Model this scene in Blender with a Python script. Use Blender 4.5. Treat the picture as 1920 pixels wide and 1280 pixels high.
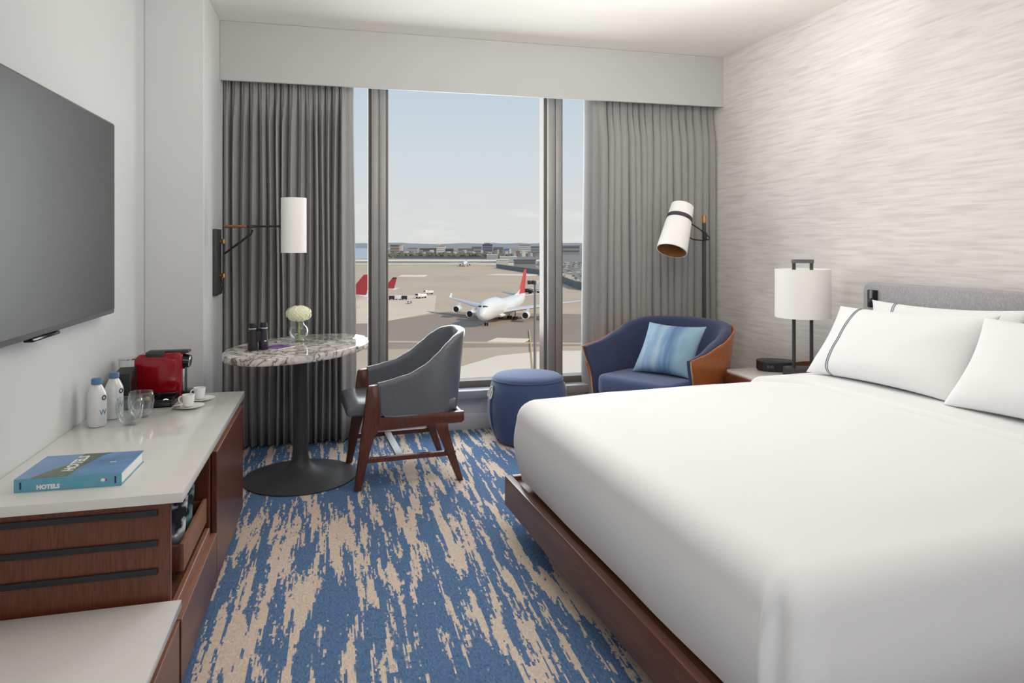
import bpy, bmesh, math, random
from mathutils import Vector, Matrix, Euler, noise as mnoise

# ------------------------------------------------------------------ camera, sky, sun, lights, exposure
SC = bpy.context.scene
COL = SC.collection
for o in list(bpy.data.objects):
    bpy.data.objects.remove(o)
PI = math.pi
CAM_H = 1.38
YAW = math.radians(14.33)
cd = bpy.data.cameras.new('camera')
cam = bpy.data.objects.new('camera', cd)
COL.objects.link(cam)
cam.location = (0, 0, CAM_H)
cam.rotation_euler = (PI / 2, 0, -YAW)
cd.sensor_width = 36.0
cd.lens = 1300 / 1920 * 36.0
cd.shift_y = -184 / 1920
cd.clip_start = 0.05
cd.clip_end = 30000
SC.camera = cam

vs = SC.view_settings
vs.view_transform = 'Standard'
vs.look = 'None'
vs.gamma = 1.0
vs.use_curve_mapping = False
vs.exposure = 0.0
SC.cycles.max_bounces = 10
SC.cycles.diffuse_bounces = 5
SC.cycles.transparent_max_bounces = 12
SC.cycles.sample_clamp_indirect = 6.0
SC.cycles.caustics_reflective = False
SC.cycles.caustics_refractive = False


def lin(r, g, b):
    def f(c):
        c /= 255.0
        return c / 12.92 if c <= 0.04045 else ((c + 0.055) / 1.055) ** 2.4
    return (f(r), f(g), f(b), 1.0)


def build_world():
    w = bpy.data.worlds.new('sky')
    SC.world = w
    w.use_nodes = True
    nt = w.node_tree
    nt.nodes.clear()
    N, L = nt.nodes.new, nt.links.new
    out = N('ShaderNodeOutputWorld')
    bg = N('ShaderNodeBackground')
    tc = N('ShaderNodeTexCoord')
    sep = N('ShaderNodeSeparateXYZ')
    L(tc.outputs['Generated'], sep.inputs[0])
    mr = N('ShaderNodeMapRange')
    mr.inputs['From Min'].default_value = -0.1
    mr.inputs['From Max'].default_value = 1.0
    L(sep.outputs['Z'], mr.inputs['Value'])
    cr = N('ShaderNodeValToRGB')
    e = cr.color_ramp.elements
    def pos(z): return (z + 0.1) / 1.1
    e[0].position = 0.0
    e[0].color = lin(170, 165, 158)
    e[1].position = 1.0
    e[1].color = lin(120, 160, 205)
    for z, c in ((-0.02, lin(215, 212, 207)), (0.0, lin(219, 219, 217)), (0.06, lin(217, 218, 220)),
                 (0.13, lin(208, 216, 222)), (0.22, lin(194, 208, 222)), (0.5, lin(160, 188, 218))):
        q = e.new(pos(z))
        q.color = c
    L(mr.outputs[0], cr.inputs['Fac'])
    # low fair-weather clouds close to the horizon
    div = N('ShaderNodeMapping')
    div.inputs['Scale'].default_value = (7.0, 7.0, 34.0)
    L(tc.outputs['Generated'], div.inputs['Vector'])
    nz = N('ShaderNodeTexNoise')
    nz.inputs['Scale'].default_value = 1.6
    nz.inputs['Detail'].default_value = 6
    L(div.outputs[0], nz.inputs['Vector'])
    c2 = N('ShaderNodeValToRGB')
    c2.color_ramp.elements[0].position = 0.53
    c2.color_ramp.elements[0].color = (0, 0, 0, 1)
    c2.color_ramp.elements[1].position = 0.72
    c2.color_ramp.elements[1].color = (1, 1, 1, 1)
    L(nz.outputs['Fac'], c2.inputs['Fac'])
    band = N('ShaderNodeValToRGB')
    b = band.color_ramp.elements
    b[0].position = pos(0.0)
    b[0].color = (0.25, 0.25, 0.25, 1)
    b[1].position = pos(0.075)
    b[1].color = (0, 0, 0, 1)
    q = b.new(pos(0.03))
    q.color = (0.8, 0.8, 0.8, 1)
    L(mr.outputs[0], band.inputs['Fac'])
    mul = N('ShaderNodeMath')
    mul.operation = 'MULTIPLY'
    L(c2.outputs['Color'], mul.inputs[0])
    L(band.outputs['Color'], mul.inputs[1])
    mix = N('ShaderNodeMixRGB')
    mix.inputs['Color2'].default_value = lin(238, 236, 232)
    L(mul.outputs[0], mix.inputs['Fac'])
    L(cr.outputs['Color'], mix.inputs['Color1'])
    L(mix.outputs[0], bg.inputs['Color'])
    bg.inputs['Strength'].default_value = 1.06
    L(bg.outputs[0], out.inputs['Surface'])


build_world()


def light(name, kind, loc, energy, color=(1, 1, 1), size=1.0, size_y=None, target=None, spread=None):
    d = bpy.data.lights.new(name, kind)
    d.energy = energy
    d.color = color
    if kind == 'AREA':
        d.size = size
        if size_y:
            d.shape = 'RECTANGLE'
            d.size_y = size_y
        if spread:
            d.spread = spread
    o = bpy.data.objects.new(name, d)
    COL.objects.link(o)
    o.location = loc
    if target is not None:
        o.rotation_euler = (Vector(target) - Vector(loc)).to_track_quat('-Z', 'Y').to_euler()
    return o


sun = light('sun', 'SUN', (0, 0, 60), 2.55, (1.0, 0.90, 0.77))
sun.data.angle = math.radians(0.6)
sun.rotation_euler = Vector((0.74, -0.62, 0.66)).to_track_quat('Z', 'Y').to_euler()
# unseen fill lights added: outside the window, below the ceiling, behind the camera
light('daylight_fill', 'AREA', (1.0, 5.6, 1.65), 80, (0.96, 0.985, 1.0), 2.2, 2.1, target=(1.0, 0, 1.35))  # added area light that strengthens the daylight coming through the glass
light('ceiling_fill', 'AREA', (1.4, 2.6, 2.45), 36, (1.0, 0.955, 0.90), 2.0, 1.4, target=(1.3, 3.0, 2.83))  # added fill aimed upward to brighten the ceiling, not a fixture
light('side_fill', 'AREA', (-0.5, -0.5, 2.35), 15, (1.0, 0.985, 0.965), 1.0, 1.0, target=(2.9, 3.1, 0.9))  # added fill for the right wall and bed foot, no real fitting
light('room_fill', 'AREA', (1.3, -1.6, 1.35), 14, (0.985, 0.985, 1.0), 1.8, 1.6, target=(1.4, 2.0, 0.7))
light('bed_fill', 'AREA', (1.55, 2.6, 2.80), 11, (1.0, 0.98, 0.96), 1.4, 1.4, target=(1.9, 2.2, 0))  # added fill above the bed, stands for no actual lamp

# ------------------------------------------------------------------ mesh helpers


class MB:
    def __init__(s):
        s.bm = bmesh.new()

    def add(s, t, M=None):
        if M is not None:
            t.transform(M)
        me = bpy.data.meshes.new('tmp')
        t.to_mesh(me)
        t.free()
        s.bm.from_mesh(me)
        bpy.data.meshes.remove(me)
        return s

    def box(s, x0, x1, y0, y1, z0, z1, b=0.0, seg=2, M=None):
        t = bmesh.new()
        bmesh.ops.create_cube(t, size=1)
        for v in t.verts:
            v.co = Vector(((x0 + x1) / 2 + v.co.x * (x1 - x0), (y0 + y1) / 2 + v.co.y * (y1 - y0), (z0 + z1) / 2 + v.co.z * (z1 - z0)))
        if b > 0:
            bmesh.ops.bevel(t, geom=list(t.edges), offset=b, segments=seg, affect='EDGES', profile=0.5)
        return s.add(t, M)

    def prism(s, poly, axis, a0, a1, b=0.0, seg=2, M=None):
        t = bmesh.new()
        def mk(p, a):
            if axis == 'z': return (p[0], p[1], a)
            if axis == 'y': return (p[0], a, p[1])
            return (a, p[0], p[1])
        A = [t.verts.new(mk(p, a0)) for p in poly]
        B = [t.verts.new(mk(p, a1)) for p in poly]
        t.faces.new(A)
        t.faces.new(B[::-1])
        n = len(poly)
        for i in range(n):
            t.faces.new((A[i], B[i], B[(i + 1) % n], A[(i + 1) % n]))
        bmesh.ops.recalc_face_normals(t, faces=list(t.faces))
        if b > 0:
            bmesh.ops.bevel(t, geom=list(t.edges), offset=b, segments=seg, affect='EDGES', profile=0.5)
        return s.add(t, M)

    def cyl(s, p0, p1, r0, r1=None, n=24, caps=True):
        return s.tube([p0, p1], [r0, r0 if r1 is None else r1], n, caps)

    def tube(s, pts, r, n=10, caps=True, closed=False):
        pts = [Vector(p) for p in pts]
        m = len(pts)
        rs = r if isinstance(r, (list, tuple)) else [r] * m
        up = Vector((0, 0, 1))
        rings = []
        prev = None
        for i, p in enumerate(pts):
            if closed:
                d = pts[(i + 1) % m] - pts[i - 1]
            else:
                d = pts[min(i + 1, m - 1)] - pts[max(i - 1, 0)]
            d.normalize()
            if prev is None:
                a = up if abs(d.dot(up)) < 0.95 else Vector((1, 0, 0))
                x = d.cross(a).normalized()
            else:
                x = (prev - d * prev.dot(d)).normalized()
            prev = x
            y = d.cross(x)
            rings.append([s.bm.verts.new(p + (x * math.cos(2 * PI * k / n) + y * math.sin(2 * PI * k / n)) * rs[i]) for k in range(n)])
        for i in range(m if closed else m - 1):
            a, c = rings[i], rings[(i + 1) % m]
            for k in range(n):
                s.bm.faces.new((a[k], a[(k + 1) % n], c[(k + 1) % n], c[k]))
        if caps and not closed:
            s.bm.faces.new(rings[0][::-1])
            s.bm.faces.new(rings[-1])
        return s

    def lathe(s, prof, n=40, c=(0, 0, 0), sx=1.0, sy=1.0, M=None):
        t = bmesh.new()
        rings = []
        for r, z in prof:
            if r < 1e-5:
                rings.append([t.verts.new((c[0], c[1], c[2] + z))])
            else:
                rings.append([t.verts.new((c[0] + sx * r * math.cos(2 * PI * k / n), c[1] + sy * r * math.sin(2 * PI * k / n), c[2] + z)) for k in range(n)])
        for a, b in zip(rings, rings[1:]):
            if len(a) == 1 and len(b) == 1:
                continue
            for k in range(n):
                k2 = (k + 1) % n
                if len(a) == 1:
                    t.faces.new((a[0], b[k], b[k2]))
                elif len(b) == 1:
                    t.faces.new((a[k], a[k2], b[0]))
                else:
                    t.faces.new((a[k], a[k2], b[k2], b[k]))
        bmesh.ops.recalc_face_normals(t, faces=list(t.faces))
        return s.add(t, M)

    def grid(s, P, cu=False, cv=False):
        V = [[s.bm.verts.new(p) for p in row] for row in P]
        n, m = len(V), len(V[0])
        for i in range(n if cu else n - 1):
            for j in range(m if cv else m - 1):
                i2, j2 = (i + 1) % n, (j + 1) % m
                f = (V[i][j], V[i2][j], V[i2][j2], V[i][j2])
                try:
                    s.bm.faces.new(f)
                except ValueError:
                    pass
        return s

    def ball(s, c, r, sub=2, sc=(1, 1, 1), jit=0.0, seed=0, M=None):
        t = bmesh.new()
        bmesh.ops.create_icosphere(t, subdivisions=sub, radius=1)
        for v in t.verts:
            k = 1 + jit * mnoise.noise(v.co * 2.3 + Vector((seed * 7.1, seed, 0)))
            v.co = Vector((c[0] + v.co.x * r * sc[0] * k, c[1] + v.co.y * r * sc[1] * k, c[2] + v.co.z * r * sc[2] * k))
        return s.add(t, M)

    def done(s, name, m, parent=None, smooth=35, recalc=True, merge=0.0):
        if merge:
            bmesh.ops.remove_doubles(s.bm, verts=list(s.bm.verts), dist=merge)
        if recalc:
            bmesh.ops.recalc_face_normals(s.bm, faces=list(s.bm.faces))
        me = bpy.data.meshes.new(name)
        s.bm.to_mesh(me)
        s.bm.free()
        if m is not None:
            me.materials.append(m)
        if smooth:
            for p in me.polygons:
                p.use_smooth = True
            me.set_sharp_from_angle(angle=math.radians(smooth))
        o = bpy.data.objects.new(name, me)
        COL.objects.link(o)
        if parent is not None:
            o.parent = parent
        return o


def thing(name, label, cat, loc=(0, 0, 0), rz=0.0, group=None):
    o = bpy.data.objects.new(name, None)
    o.empty_display_size = 0.1
    COL.objects.link(o)
    o.location = loc
    o.rotation_euler = (0, 0, rz)
    return tag(o, label, cat, group)


def tag(o, label, cat, group=None):
    o['label'] = label
    o['category'] = cat
    if group:
        o['group'] = group
    return o


def struct(o, label=None):
    o['kind'] = 'structure'
    if label:
        o['label'] = label
    return o


def children(o):
    return [c for c in bpy.data.objects if c.parent == o]


def copy_tree(o, parent=None):
    c = o.copy()
    COL.objects.link(c)
    if parent is not None:
        c.parent = parent
    for ch in children(o):
        copy_tree(ch, c)
    return c


def text_mesh(name, txt, size, depth, m, parent, M, bold=0.0):
    cu = bpy.data.curves.new(name, 'FONT')
    cu.body = txt
    cu.size = size
    cu.extrude = depth
    cu.offset = bold
    cu.align_x = 'CENTER'
    cu.align_y = 'CENTER'
    cu.resolution_u = 3
    t = bpy.data.objects.new(name, cu)
    COL.objects.link(t)
    dg = bpy.context.evaluated_depsgraph_get()
    dg.update()
    me = bpy.data.meshes.new_from_object(t.evaluated_get(dg))
    bpy.data.objects.remove(t)
    bpy.data.curves.remove(cu)
    me.transform(M)
    me.materials.clear()
    me.materials.append(m)
    o = bpy.data.objects.new(name, me)
    COL.objects.link(o)
    o.parent = parent
    return o


def bez(p0, p1, p2, p3, n=12):
    out = []
    for i in range(n + 1):
        t = i / n
        a = [(1 - t) ** 3, 3 * t * (1 - t) ** 2, 3 * t * t * (1 - t), t ** 3]
        out.append(tuple(sum(a[k] * q[d] for k, q in enumerate((p0, p1, p2, p3))) for d in range(len(p0))))
    return out


def sst(a, b, x):
    t = max(0.0, min(1.0, (x - a) / (b - a)))
    return t * t * (3 - 2 * t)


# ------------------------------------------------------------------ materials


def pm(name, col, rough=0.5, metal=0.0, var=0.06, scale=30.0, stretch=(1, 1, 1), bump=0.0, bscale=None,
       sheen=0.0, coat=0.0, spec=0.5, detail=4.0, col2=None, trans=0.0, ior=1.45, space='Object', ramp=None):
    m = bpy.data.materials.new(name)
    m.use_nodes = True
    nt = m.node_tree
    N, L = nt.nodes.new, nt.links.new
    p = nt.nodes['Principled BSDF']
    p.inputs['Roughness'].default_value = rough
    p.inputs['Metallic'].default_value = metal
    p.inputs['Specular IOR Level'].default_value = spec
    p.inputs['Coat Weight'].default_value = coat
    p.inputs['Coat Roughness'].default_value = 0.12
    p.inputs['Sheen Weight'].default_value = sheen
    p.inputs['Transmission Weight'].default_value = trans
    p.inputs['IOR'].default_value = ior
    tc = N('ShaderNodeTexCoord')
    mp = N('ShaderNodeMapping')
    mp.inputs['Scale'].default_value = stretch
    L(tc.outputs[space], mp.inputs['Vector'])
    nz = N('ShaderNodeTexNoise')
    nz.inputs['Scale'].default_value = scale
    nz.inputs['Detail'].default_value = detail
    L(mp.outputs[0], nz.inputs['Vector'])
    cr = N('ShaderNodeValToRGB')
    r0, r1 = ramp or (0.3, 0.7)
    a = tuple(min(1, c * (1 - var)) for c in col[:3]) + (1,)
    b = col2 or tuple(min(1, c * (1 + var)) for c in col[:3]) + (1,)
    cr.color_ramp.elements[0].position = r0
    cr.color_ramp.elements[0].color = a
    cr.color_ramp.elements[1].position = r1
    cr.color_ramp.elements[1].color = b
    L(nz.outputs['Fac'], cr.inputs['Fac'])
    L(cr.outputs['Color'], p.inputs['Base Color'])
    if bump:
        n2 = N('ShaderNodeTexNoise')
        n2.inputs['Scale'].default_value = bscale or scale * 3
        n2.inputs['Detail'].default_value = 3
        L(mp.outputs[0], n2.inputs['Vector'])
        bp = N('ShaderNodeBump')
        bp.inputs['Strength'].default_value = bump
        bp.inputs['Distance'].default_value = 0.004
        L(n2.outputs['Fac'], bp.inputs['Height'])
        L(bp.outputs[0], p.inputs['Normal'])
    return m


def mat_carpet():
    m = bpy.data.materials.new('carpet')
    m.use_nodes = True
    nt = m.node_tree
    N, L = nt.nodes.new, nt.links.new
    p = nt.nodes['Principled BSDF']
    p.inputs['Roughness'].default_value = 0.95
    p.inputs['Specular IOR Level'].default_value = 0.15
    g = N('ShaderNodeNewGeometry')
    sn = N('ShaderNodeVectorMath')
    sn.operation = 'SNAP'
    sn.inputs[1].default_value = (0.0055, 0.011, 0.01)
    L(g.outputs['Position'], sn.inputs[0])

    def noise(sc, scale, detail, dist=0.0, rough=0.55, off=(0, 0, 0)):
        mp = N('ShaderNodeMapping')
        mp.inputs['Scale'].default_value = sc
        mp.inputs['Location'].default_value = off
        L(sn.outputs[0], mp.inputs['Vector'])
        t = N('ShaderNodeTexNoise')
        t.inputs['Scale'].default_value = scale
        t.inputs['Detail'].default_value = detail
        t.inputs['Roughness'].default_value = rough
        t.inputs['Distortion'].default_value = dist
        L(mp.outputs[0], t.inputs['Vector'])
        return t.outputs['Fac']

    def math_(op, a, b):
        t = N('ShaderNodeMath')
        t.operation = op
        for i, x in enumerate((a, b)):
            if isinstance(x, (int, float)):
                t.inputs[i].default_value = x
            else:
                L(x, t.inputs[i])
        return t.outputs[0]

    streak = noise((1, 0.10, 1), 14.5, 5.0, 0.2, 0.62, (3.1, 1.7, 0))
    ragged = noise((1, 0.35, 1), 75, 3.0, 0.0, 0.6, (1, 2, 0))
    big = noise((1, 0.8, 1), 1.5, 2.0, 0.3, 0.5, (5.3, 9.2, 0))
    thin = noise((1, 0.07, 1), 40.0, 4.0, 0.1, 0.6, (8.1, 0.7, 0))
    v = math_('ADD', math_('MULTIPLY', streak, 0.62), math_('MULTIPLY', ragged, 0.17))
    v = math_('ADD', v, math_('MULTIPLY', thin, 0.42))
    v = math_('ADD', v, math_('MULTIPLY', big, 0.13))
    th = N('ShaderNodeValToRGB')
    th.color_ramp.elements[0].position = 0.676
    th.color_ramp.elements[0].color = (0, 0, 0, 1)
    th.color_ramp.elements[1].position = 0.689
    th.color_ramp.elements[1].color = (1, 1, 1, 1)
    L(v, th.inputs['Fac'])
    fine = noise((1, 0.6, 1), 170, 2.0, 0, 0.6, (0.3, 0, 0))
    b = N('ShaderNodeValToRGB')
    b.color_ramp.elements[0].position = 0.3
    b.color_ramp.elements[0].color = lin(72, 100, 138)
    b.color_ramp.elements[1].position = 0.72
    b.color_ramp.elements[1].color = lin(106, 136, 172)
    L(fine, b.inputs['Fac'])
    c = N('ShaderNodeValToRGB')
    c.color_ramp.elements[0].position = 0.3
    c.color_ramp.elements[0].color = lin(202, 183, 167)
    c.color_ramp.elements[1].position = 0.7
    c.color_ramp.elements[1].color = lin(230, 213, 196)
    L(fine, c.inputs['Fac'])
    mx = N('ShaderNodeMixRGB')
    L(th.outputs['Color'], mx.inputs['Fac'])
    L(b.outputs['Color'], mx.inputs['Color1'])
    L(c.outputs['Color'], mx.inputs['Color2'])
    L(mx.outputs[0], p.inputs['Base Color'])
    bp = N('ShaderNodeBump')
    bp.inputs['Strength'].default_value = 0.5
    bp.inputs['Distance'].default_value = 0.004
    L(math_('ADD', fine, math_('MULTIPLY', th.outputs['Color'], 0.3)), bp.inputs['Height'])
    L(bp.outputs[0], p.inputs['Normal'])
    return m


def mat_wallpaper():
    m = bpy.data.materials.new('wallpaper')
    m.use_nodes = True
    nt = m.node_tree
    N, L = nt.nodes.new, nt.links.new
    p = nt.nodes['Principled BSDF']
    p.inputs['Roughness'].default_value = 0.75
    tc = N('ShaderNodeTexCoord')

    def noise(sc, scale, detail, dist):
        mp = N('ShaderNodeMapping')
        mp.inputs['Scale'].default_value = sc
        L(tc.outputs['Object'], mp.inputs['Vector'])
        t = N('ShaderNodeTexNoise')
        t.inputs['Scale'].default_value = scale
        t.inputs['Detail'].default_value = detail
        t.inputs['Distortion'].default_value = dist
        L(mp.outputs[0], t.inputs['Vector'])
        return t.outputs['Fac']
    a = noise((1, 1.2, 19), 2.6, 5, 0.5)
    b = noise((1, 2.0, 30), 3.0, 3, 0.2)
    ad = N('ShaderNodeMath')
    ad.operation = 'MULTIPLY_ADD'
    L(b, ad.inputs[0])
    ad.inputs[1].default_value = 0.4
    L(a, ad.inputs[2])
    cr = N('ShaderNodeValToRGB')
    e = cr.color_ramp.elements
    e[0].position = 0.52
    e[0].color = lin(218, 213, 210)
    e[1].position = 0.86
    e[1].color = lin(237, 233, 230)
    q = e.new(0.68)
    q.color = lin(230, 225, 222)
    L(ad.outputs[0], cr.inputs['Fac'])
    L(cr.outputs['Color'], p.inputs['Base Color'])
    bp = N('ShaderNodeBump')
    bp.inputs['Strength'].default_value = 0.14
    bp.inputs['Distance'].default_value = 0.006
    L(ad.outputs[0], bp.inputs['Height'])
    L(bp.outputs[0], p.inputs['Normal'])
    return m


def mat_marble():
    m = bpy.data.materials.new('marble')
    m.use_nodes = True
    nt = m.node_tree
    N, L = nt.nodes.new, nt.links.new
    p = nt.nodes['Principled BSDF']
    p.inputs['Roughness'].default_value = 0.08
    tc = N('ShaderNodeTexCoord')
    mp = N('ShaderNodeMapping')
    mp.inputs['Scale'].default_value = (1.0, 1.0, 1.0)
    L(tc.outputs['Object'], mp.inputs['Vector'])
    w = N('ShaderNodeTexNoise')
    w.inputs['Scale'].default_value = 10.0
    w.inputs['Detail'].default_value = 6
    w.inputs['Distortion'].default_value = 1.1
    L(mp.outputs[0], w.inputs['Vector'])
    sub = N('ShaderNodeMath')
    sub.operation = 'SUBTRACT'
    sub.inputs[1].default_value = 0.5
    L(w.outputs['Fac'], sub.inputs[0])
    ab = N('ShaderNodeMath')
    ab.operation = 'ABSOLUTE'
    L(sub.outputs[0], ab.inputs[0])
    cr = N('ShaderNodeValToRGB')
    e = cr.color_ramp.elements
    e[0].position = 0.0
    e[0].color = lin(124, 110, 104)
    e[1].position = 0.10
    e[1].color = lin(242, 235, 230)
    q = e.new(0.013)
    q.color = lin(140, 128, 124)
    q = e.new(0.034)
    q.color = lin(206, 200, 195)
    L(ab.outputs[0], cr.inputs['Fac'])
    n2 = N('ShaderNodeTexNoise')
    n2.inputs['Scale'].default_value = 7
    n2.inputs['Detail'].default_value = 3
    L(mp.outputs[0], n2.inputs['Vector'])
    c2 = N('ShaderNodeValToRGB')
    c2.color_ramp.elements[0].position = 0.42
    c2.color_ramp.elements[0].color = (0.72, 0.74, 0.76, 1)
    c2.color_ramp.elements[1].position = 0.6
    c2.color_ramp.elements[1].color = (1, 0.98, 0.95, 1)
    L(n2.outputs['Fac'], c2.inputs['Fac'])
    mx = N('ShaderNodeMixRGB')
    mx.blend_type = 'MULTIPLY'
    mx.inputs['Fac'].default_value = 0.8
    L(cr.outputs['Color'], mx.inputs['Color1'])
    L(c2.outputs['Color'], mx.inputs['Color2'])
    L(mx.outputs[0], p.inputs['Base Color'])
    return m


def facing_gloss(nt, tr, base, edge, power):
    """clear/glossy mix growing towards grazing view, the same from either side of the glass"""
    N, L = nt.nodes.new, nt.links.new
    out = nt.nodes['Material Output']
    gl = N('ShaderNodeBsdfGlossy')
    gl.inputs['Roughness'].default_value = 0.03
    lw = N('ShaderNodeLayerWeight')
    lw.inputs['Blend'].default_value = 0.5
    pw = N('ShaderNodeMath')
    pw.operation = 'POWER'
    pw.inputs[1].default_value = power
    L(lw.outputs['Facing'], pw.inputs[0])
    ma = N('ShaderNodeMath')
    ma.operation = 'MULTIPLY_ADD'
    ma.inputs[1].default_value = edge
    ma.inputs[2].default_value = base
    L(pw.outputs[0], ma.inputs[0])
    mx = N('ShaderNodeMixShader')
    L(ma.outputs[0], mx.inputs['Fac'])
    L(tr.outputs[0], mx.inputs[1])
    L(gl.outputs[0], mx.inputs[2])
    L(mx.outputs[0], out.inputs['Surface'])


def mat_pane():
    m = bpy.data.materials.new('window_glass')
    m.use_nodes = True
    nt = m.node_tree
    N, L = nt.nodes.new, nt.links.new
    nt.nodes.remove(nt.nodes['Principled BSDF'])
    out = nt.nodes['Material Output']
    tr = N('ShaderNodeBsdfTransparent')
    tr.inputs['Color'].default_value = (0.965, 0.975, 0.97, 1)
    facing_gloss(nt, tr, 0.0, 0.2, 5.0)
    return m


def mat_thin_glass(name, tint=(0.96, 0.98, 0.98, 1), ior=1.45):
    """thin walled vessel glass: clear, with fresnel reflections"""
    m = bpy.data.materials.new(name)
    m.use_nodes = True
    nt = m.node_tree
    N, L = nt.nodes.new, nt.links.new
    nt.nodes.remove(nt.nodes['Principled BSDF'])
    out = nt.nodes['Material Output']
    tr = N('ShaderNodeBsdfTransparent')
    tr.inputs['Color'].default_value = tint
    facing_gloss(nt, tr, 0.05, 0.9, 2.4)
    return m


def mat_stripes(name, cols, axis_scale, rough=0.85):
    """watercolour bands along the object's x axis"""
    m = bpy.data.materials.new(name)
    m.use_nodes = True
    nt = m.node_tree
    N, L = nt.nodes.new, nt.links.new
    p = nt.nodes['Principled BSDF']
    p.inputs['Roughness'].default_value = rough
    p.inputs['Sheen Weight'].default_value = 0.1
    tc = N('ShaderNodeTexCoord')
    mp = N('ShaderNodeMapping')
    mp.inputs['Scale'].default_value = axis_scale
    L(tc.outputs['UV'], mp.inputs['Vector'])
    nz = N('ShaderNodeTexNoise')
    nz.inputs['Scale'].default_value = 1.0
    nz.inputs['Detail'].default_value = 3
    nz.inputs['Distortion'].default_value = 0.6
    L(mp.outputs[0], nz.inputs['Vector'])
    sep = N('ShaderNodeSeparateXYZ')
    L(tc.outputs['UV'], sep.inputs[0])
    ad = N('ShaderNodeMath')
    ad.operation = 'MULTIPLY_ADD'
    L(nz.outputs['Fac'], ad.inputs[0])
    ad.inputs[1].default_value = 0.5
    L(sep.outputs['X'], ad.inputs[2])
    sb = N('ShaderNodeMath')
    sb.operation = 'SUBTRACT'
    sb.inputs[1].default_value = 0.25
    L(ad.outputs[0], sb.inputs[0])
    cr = N('ShaderNodeValToRGB')
    els = cr.color_ramp.elements
    els[0].position = cols[0][0]
    els[0].color = cols[0][1]
    els[1].position = cols[-1][0]
    els[1].color = cols[-1][1]
    for pz, c in cols[1:-1]:
        q = els.new(pz)
        q.color = c
    L(sb.outputs[0], cr.inputs['Fac'])
    L(cr.outputs['Color'], p.inputs['Base Color'])
    return m


M = {}
M['carpet'] = mat_carpet()
M['wallpaper'] = mat_wallpaper()
M['marble'] = mat_marble()
M['pane'] = mat_pane()
M['glass'] = mat_thin_glass('vessel_glass')
M['wall'] = pm('wall_paint', lin(216, 218, 218), 0.6, var=0.012, scale=4)
M['ceiling'] = pm('ceiling_paint', lin(243, 240, 234), 0.8, var=0.01, scale=3)
M['valance'] = pm('valance_paint', lin(188, 189, 187), 0.7, var=0.012, scale=3)
M['base'] = pm('baseboard_paint', lin(205, 206, 207), 0.5, var=0.015, scale=6)
M['mullion'] = pm('mullion_aluminium', lin(150, 149, 147), 0.45, metal=0.25, var=0.03, scale=8)
M['gasket'] = pm('frame_bronze', lin(108, 101, 96), 0.5, var=0.05, scale=12)
M['sill'] = pm('sill_grey', lin(150, 153, 158), 0.35, var=0.03, scale=14)
M['curtain'] = pm('curtain_fabric', lin(157, 156, 154), 0.9, var=0.07, scale=420, stretch=(1, 1, 0.12), sheen=0.15, bump=0.15, bscale=600)
M['lining'] = pm('curtain_lining', lin(200, 198, 194), 0.9, var=0.04, scale=200, stretch=(1, 1, 0.2))
M['wood'] = pm('walnut', lin(102, 56, 38), 0.30, var=0.32, scale=26, stretch=(7, 7, 0.5), detail=6, coat=0.15, bump=0.05)
M['wood_h'] = pm('walnut_horizontal', lin(108, 62, 44), 0.34, var=0.3, scale=26, stretch=(7, 0.5, 7), detail=6, coat=0.15, bump=0.05)
M['wood_edge'] = pm('walnut_edge', lin(148, 102, 80), 0.4, var=0.15, scale=30, stretch=(6, 0.6, 6))
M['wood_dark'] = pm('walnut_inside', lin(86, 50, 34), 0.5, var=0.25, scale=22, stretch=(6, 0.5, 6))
M['chair_wood'] = pm('chair_walnut', lin(98, 54, 40), 0.27, var=0.25, scale=24, stretch=(5, 5, 0.7), coat=0.2)
M['bed_wood'] = pm('bed_frame_wood', lin(104, 62, 46), 0.36, var=0.22, scale=18, stretch=(6, 0.4, 6), coat=0.1)
M['quartz'] = pm('white_quartz', lin(228, 226, 222), 0.09, var=0.012, scale=40, spec=0.5)
M['black'] = pm('black_metal', lin(38, 38, 40), 0.42, var=0.1, scale=40)
M['charcoal'] = pm('charcoal_metal', lin(64, 64, 66), 0.5, var=0.08, scale=30)
M['black_gloss'] = pm('black_plastic', lin(24, 24, 26), 0.18, var=0.1, scale=30)
M['black_matte'] = pm('black_card', lin(28, 28, 30), 0.6, var=0.12, scale=50)
M['brass'] = pm('brass', lin(196, 152, 92), 0.3, metal=0.8, var=0.08, scale=60)
M['handle_wood'] = pm('copper_leather', lin(150, 98, 70), 0.5, var=0.15, scale=60, stretch=(1, 1, 3))
M['shade'] = pm('white_shade', lin(251, 249, 246), 0.75, var=0.015, scale=160, stretch=(1, 1, 4), bump=0.06, bscale=400)
M['shade_in'] = pm('gold_lining', lin(176, 126, 80), 0.45, metal=0.3, var=0.12, scale=40)
M['screen'] = pm('tv_screen', lin(36, 35, 34), 0.40, var=0.02, scale=5, spec=1.0)
M['bezel'] = pm('tv_bezel', lin(120, 120, 124), 0.35, metal=0.6, var=0.04, scale=40)
M['linen'] = pm('white_linen', lin(243, 243, 243), 0.85, var=0.012, scale=300, sheen=0.1, bump=0.05, bscale=500)
M['piping'] = pm('grey_piping', lin(120, 126, 142), 0.8, var=0.08, scale=200)
M['headboard'] = pm('headboard_weave', lin(170, 169, 172), 0.9, var=0.16, scale=200, stretch=(1, 1, 0.4), bump=0.2, bscale=330, detail=3)
M['leather'] = pm('slate_leather', lin(104, 107, 114), 0.28, var=0.07, scale=60, bump=0.06, bscale=420, coat=0.15)
M['navy'] = pm('navy_tweed', lin(66, 80, 118), 0.95, var=0.25, scale=300, sheen=0.3, bump=0.2, bscale=450, detail=2)
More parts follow.
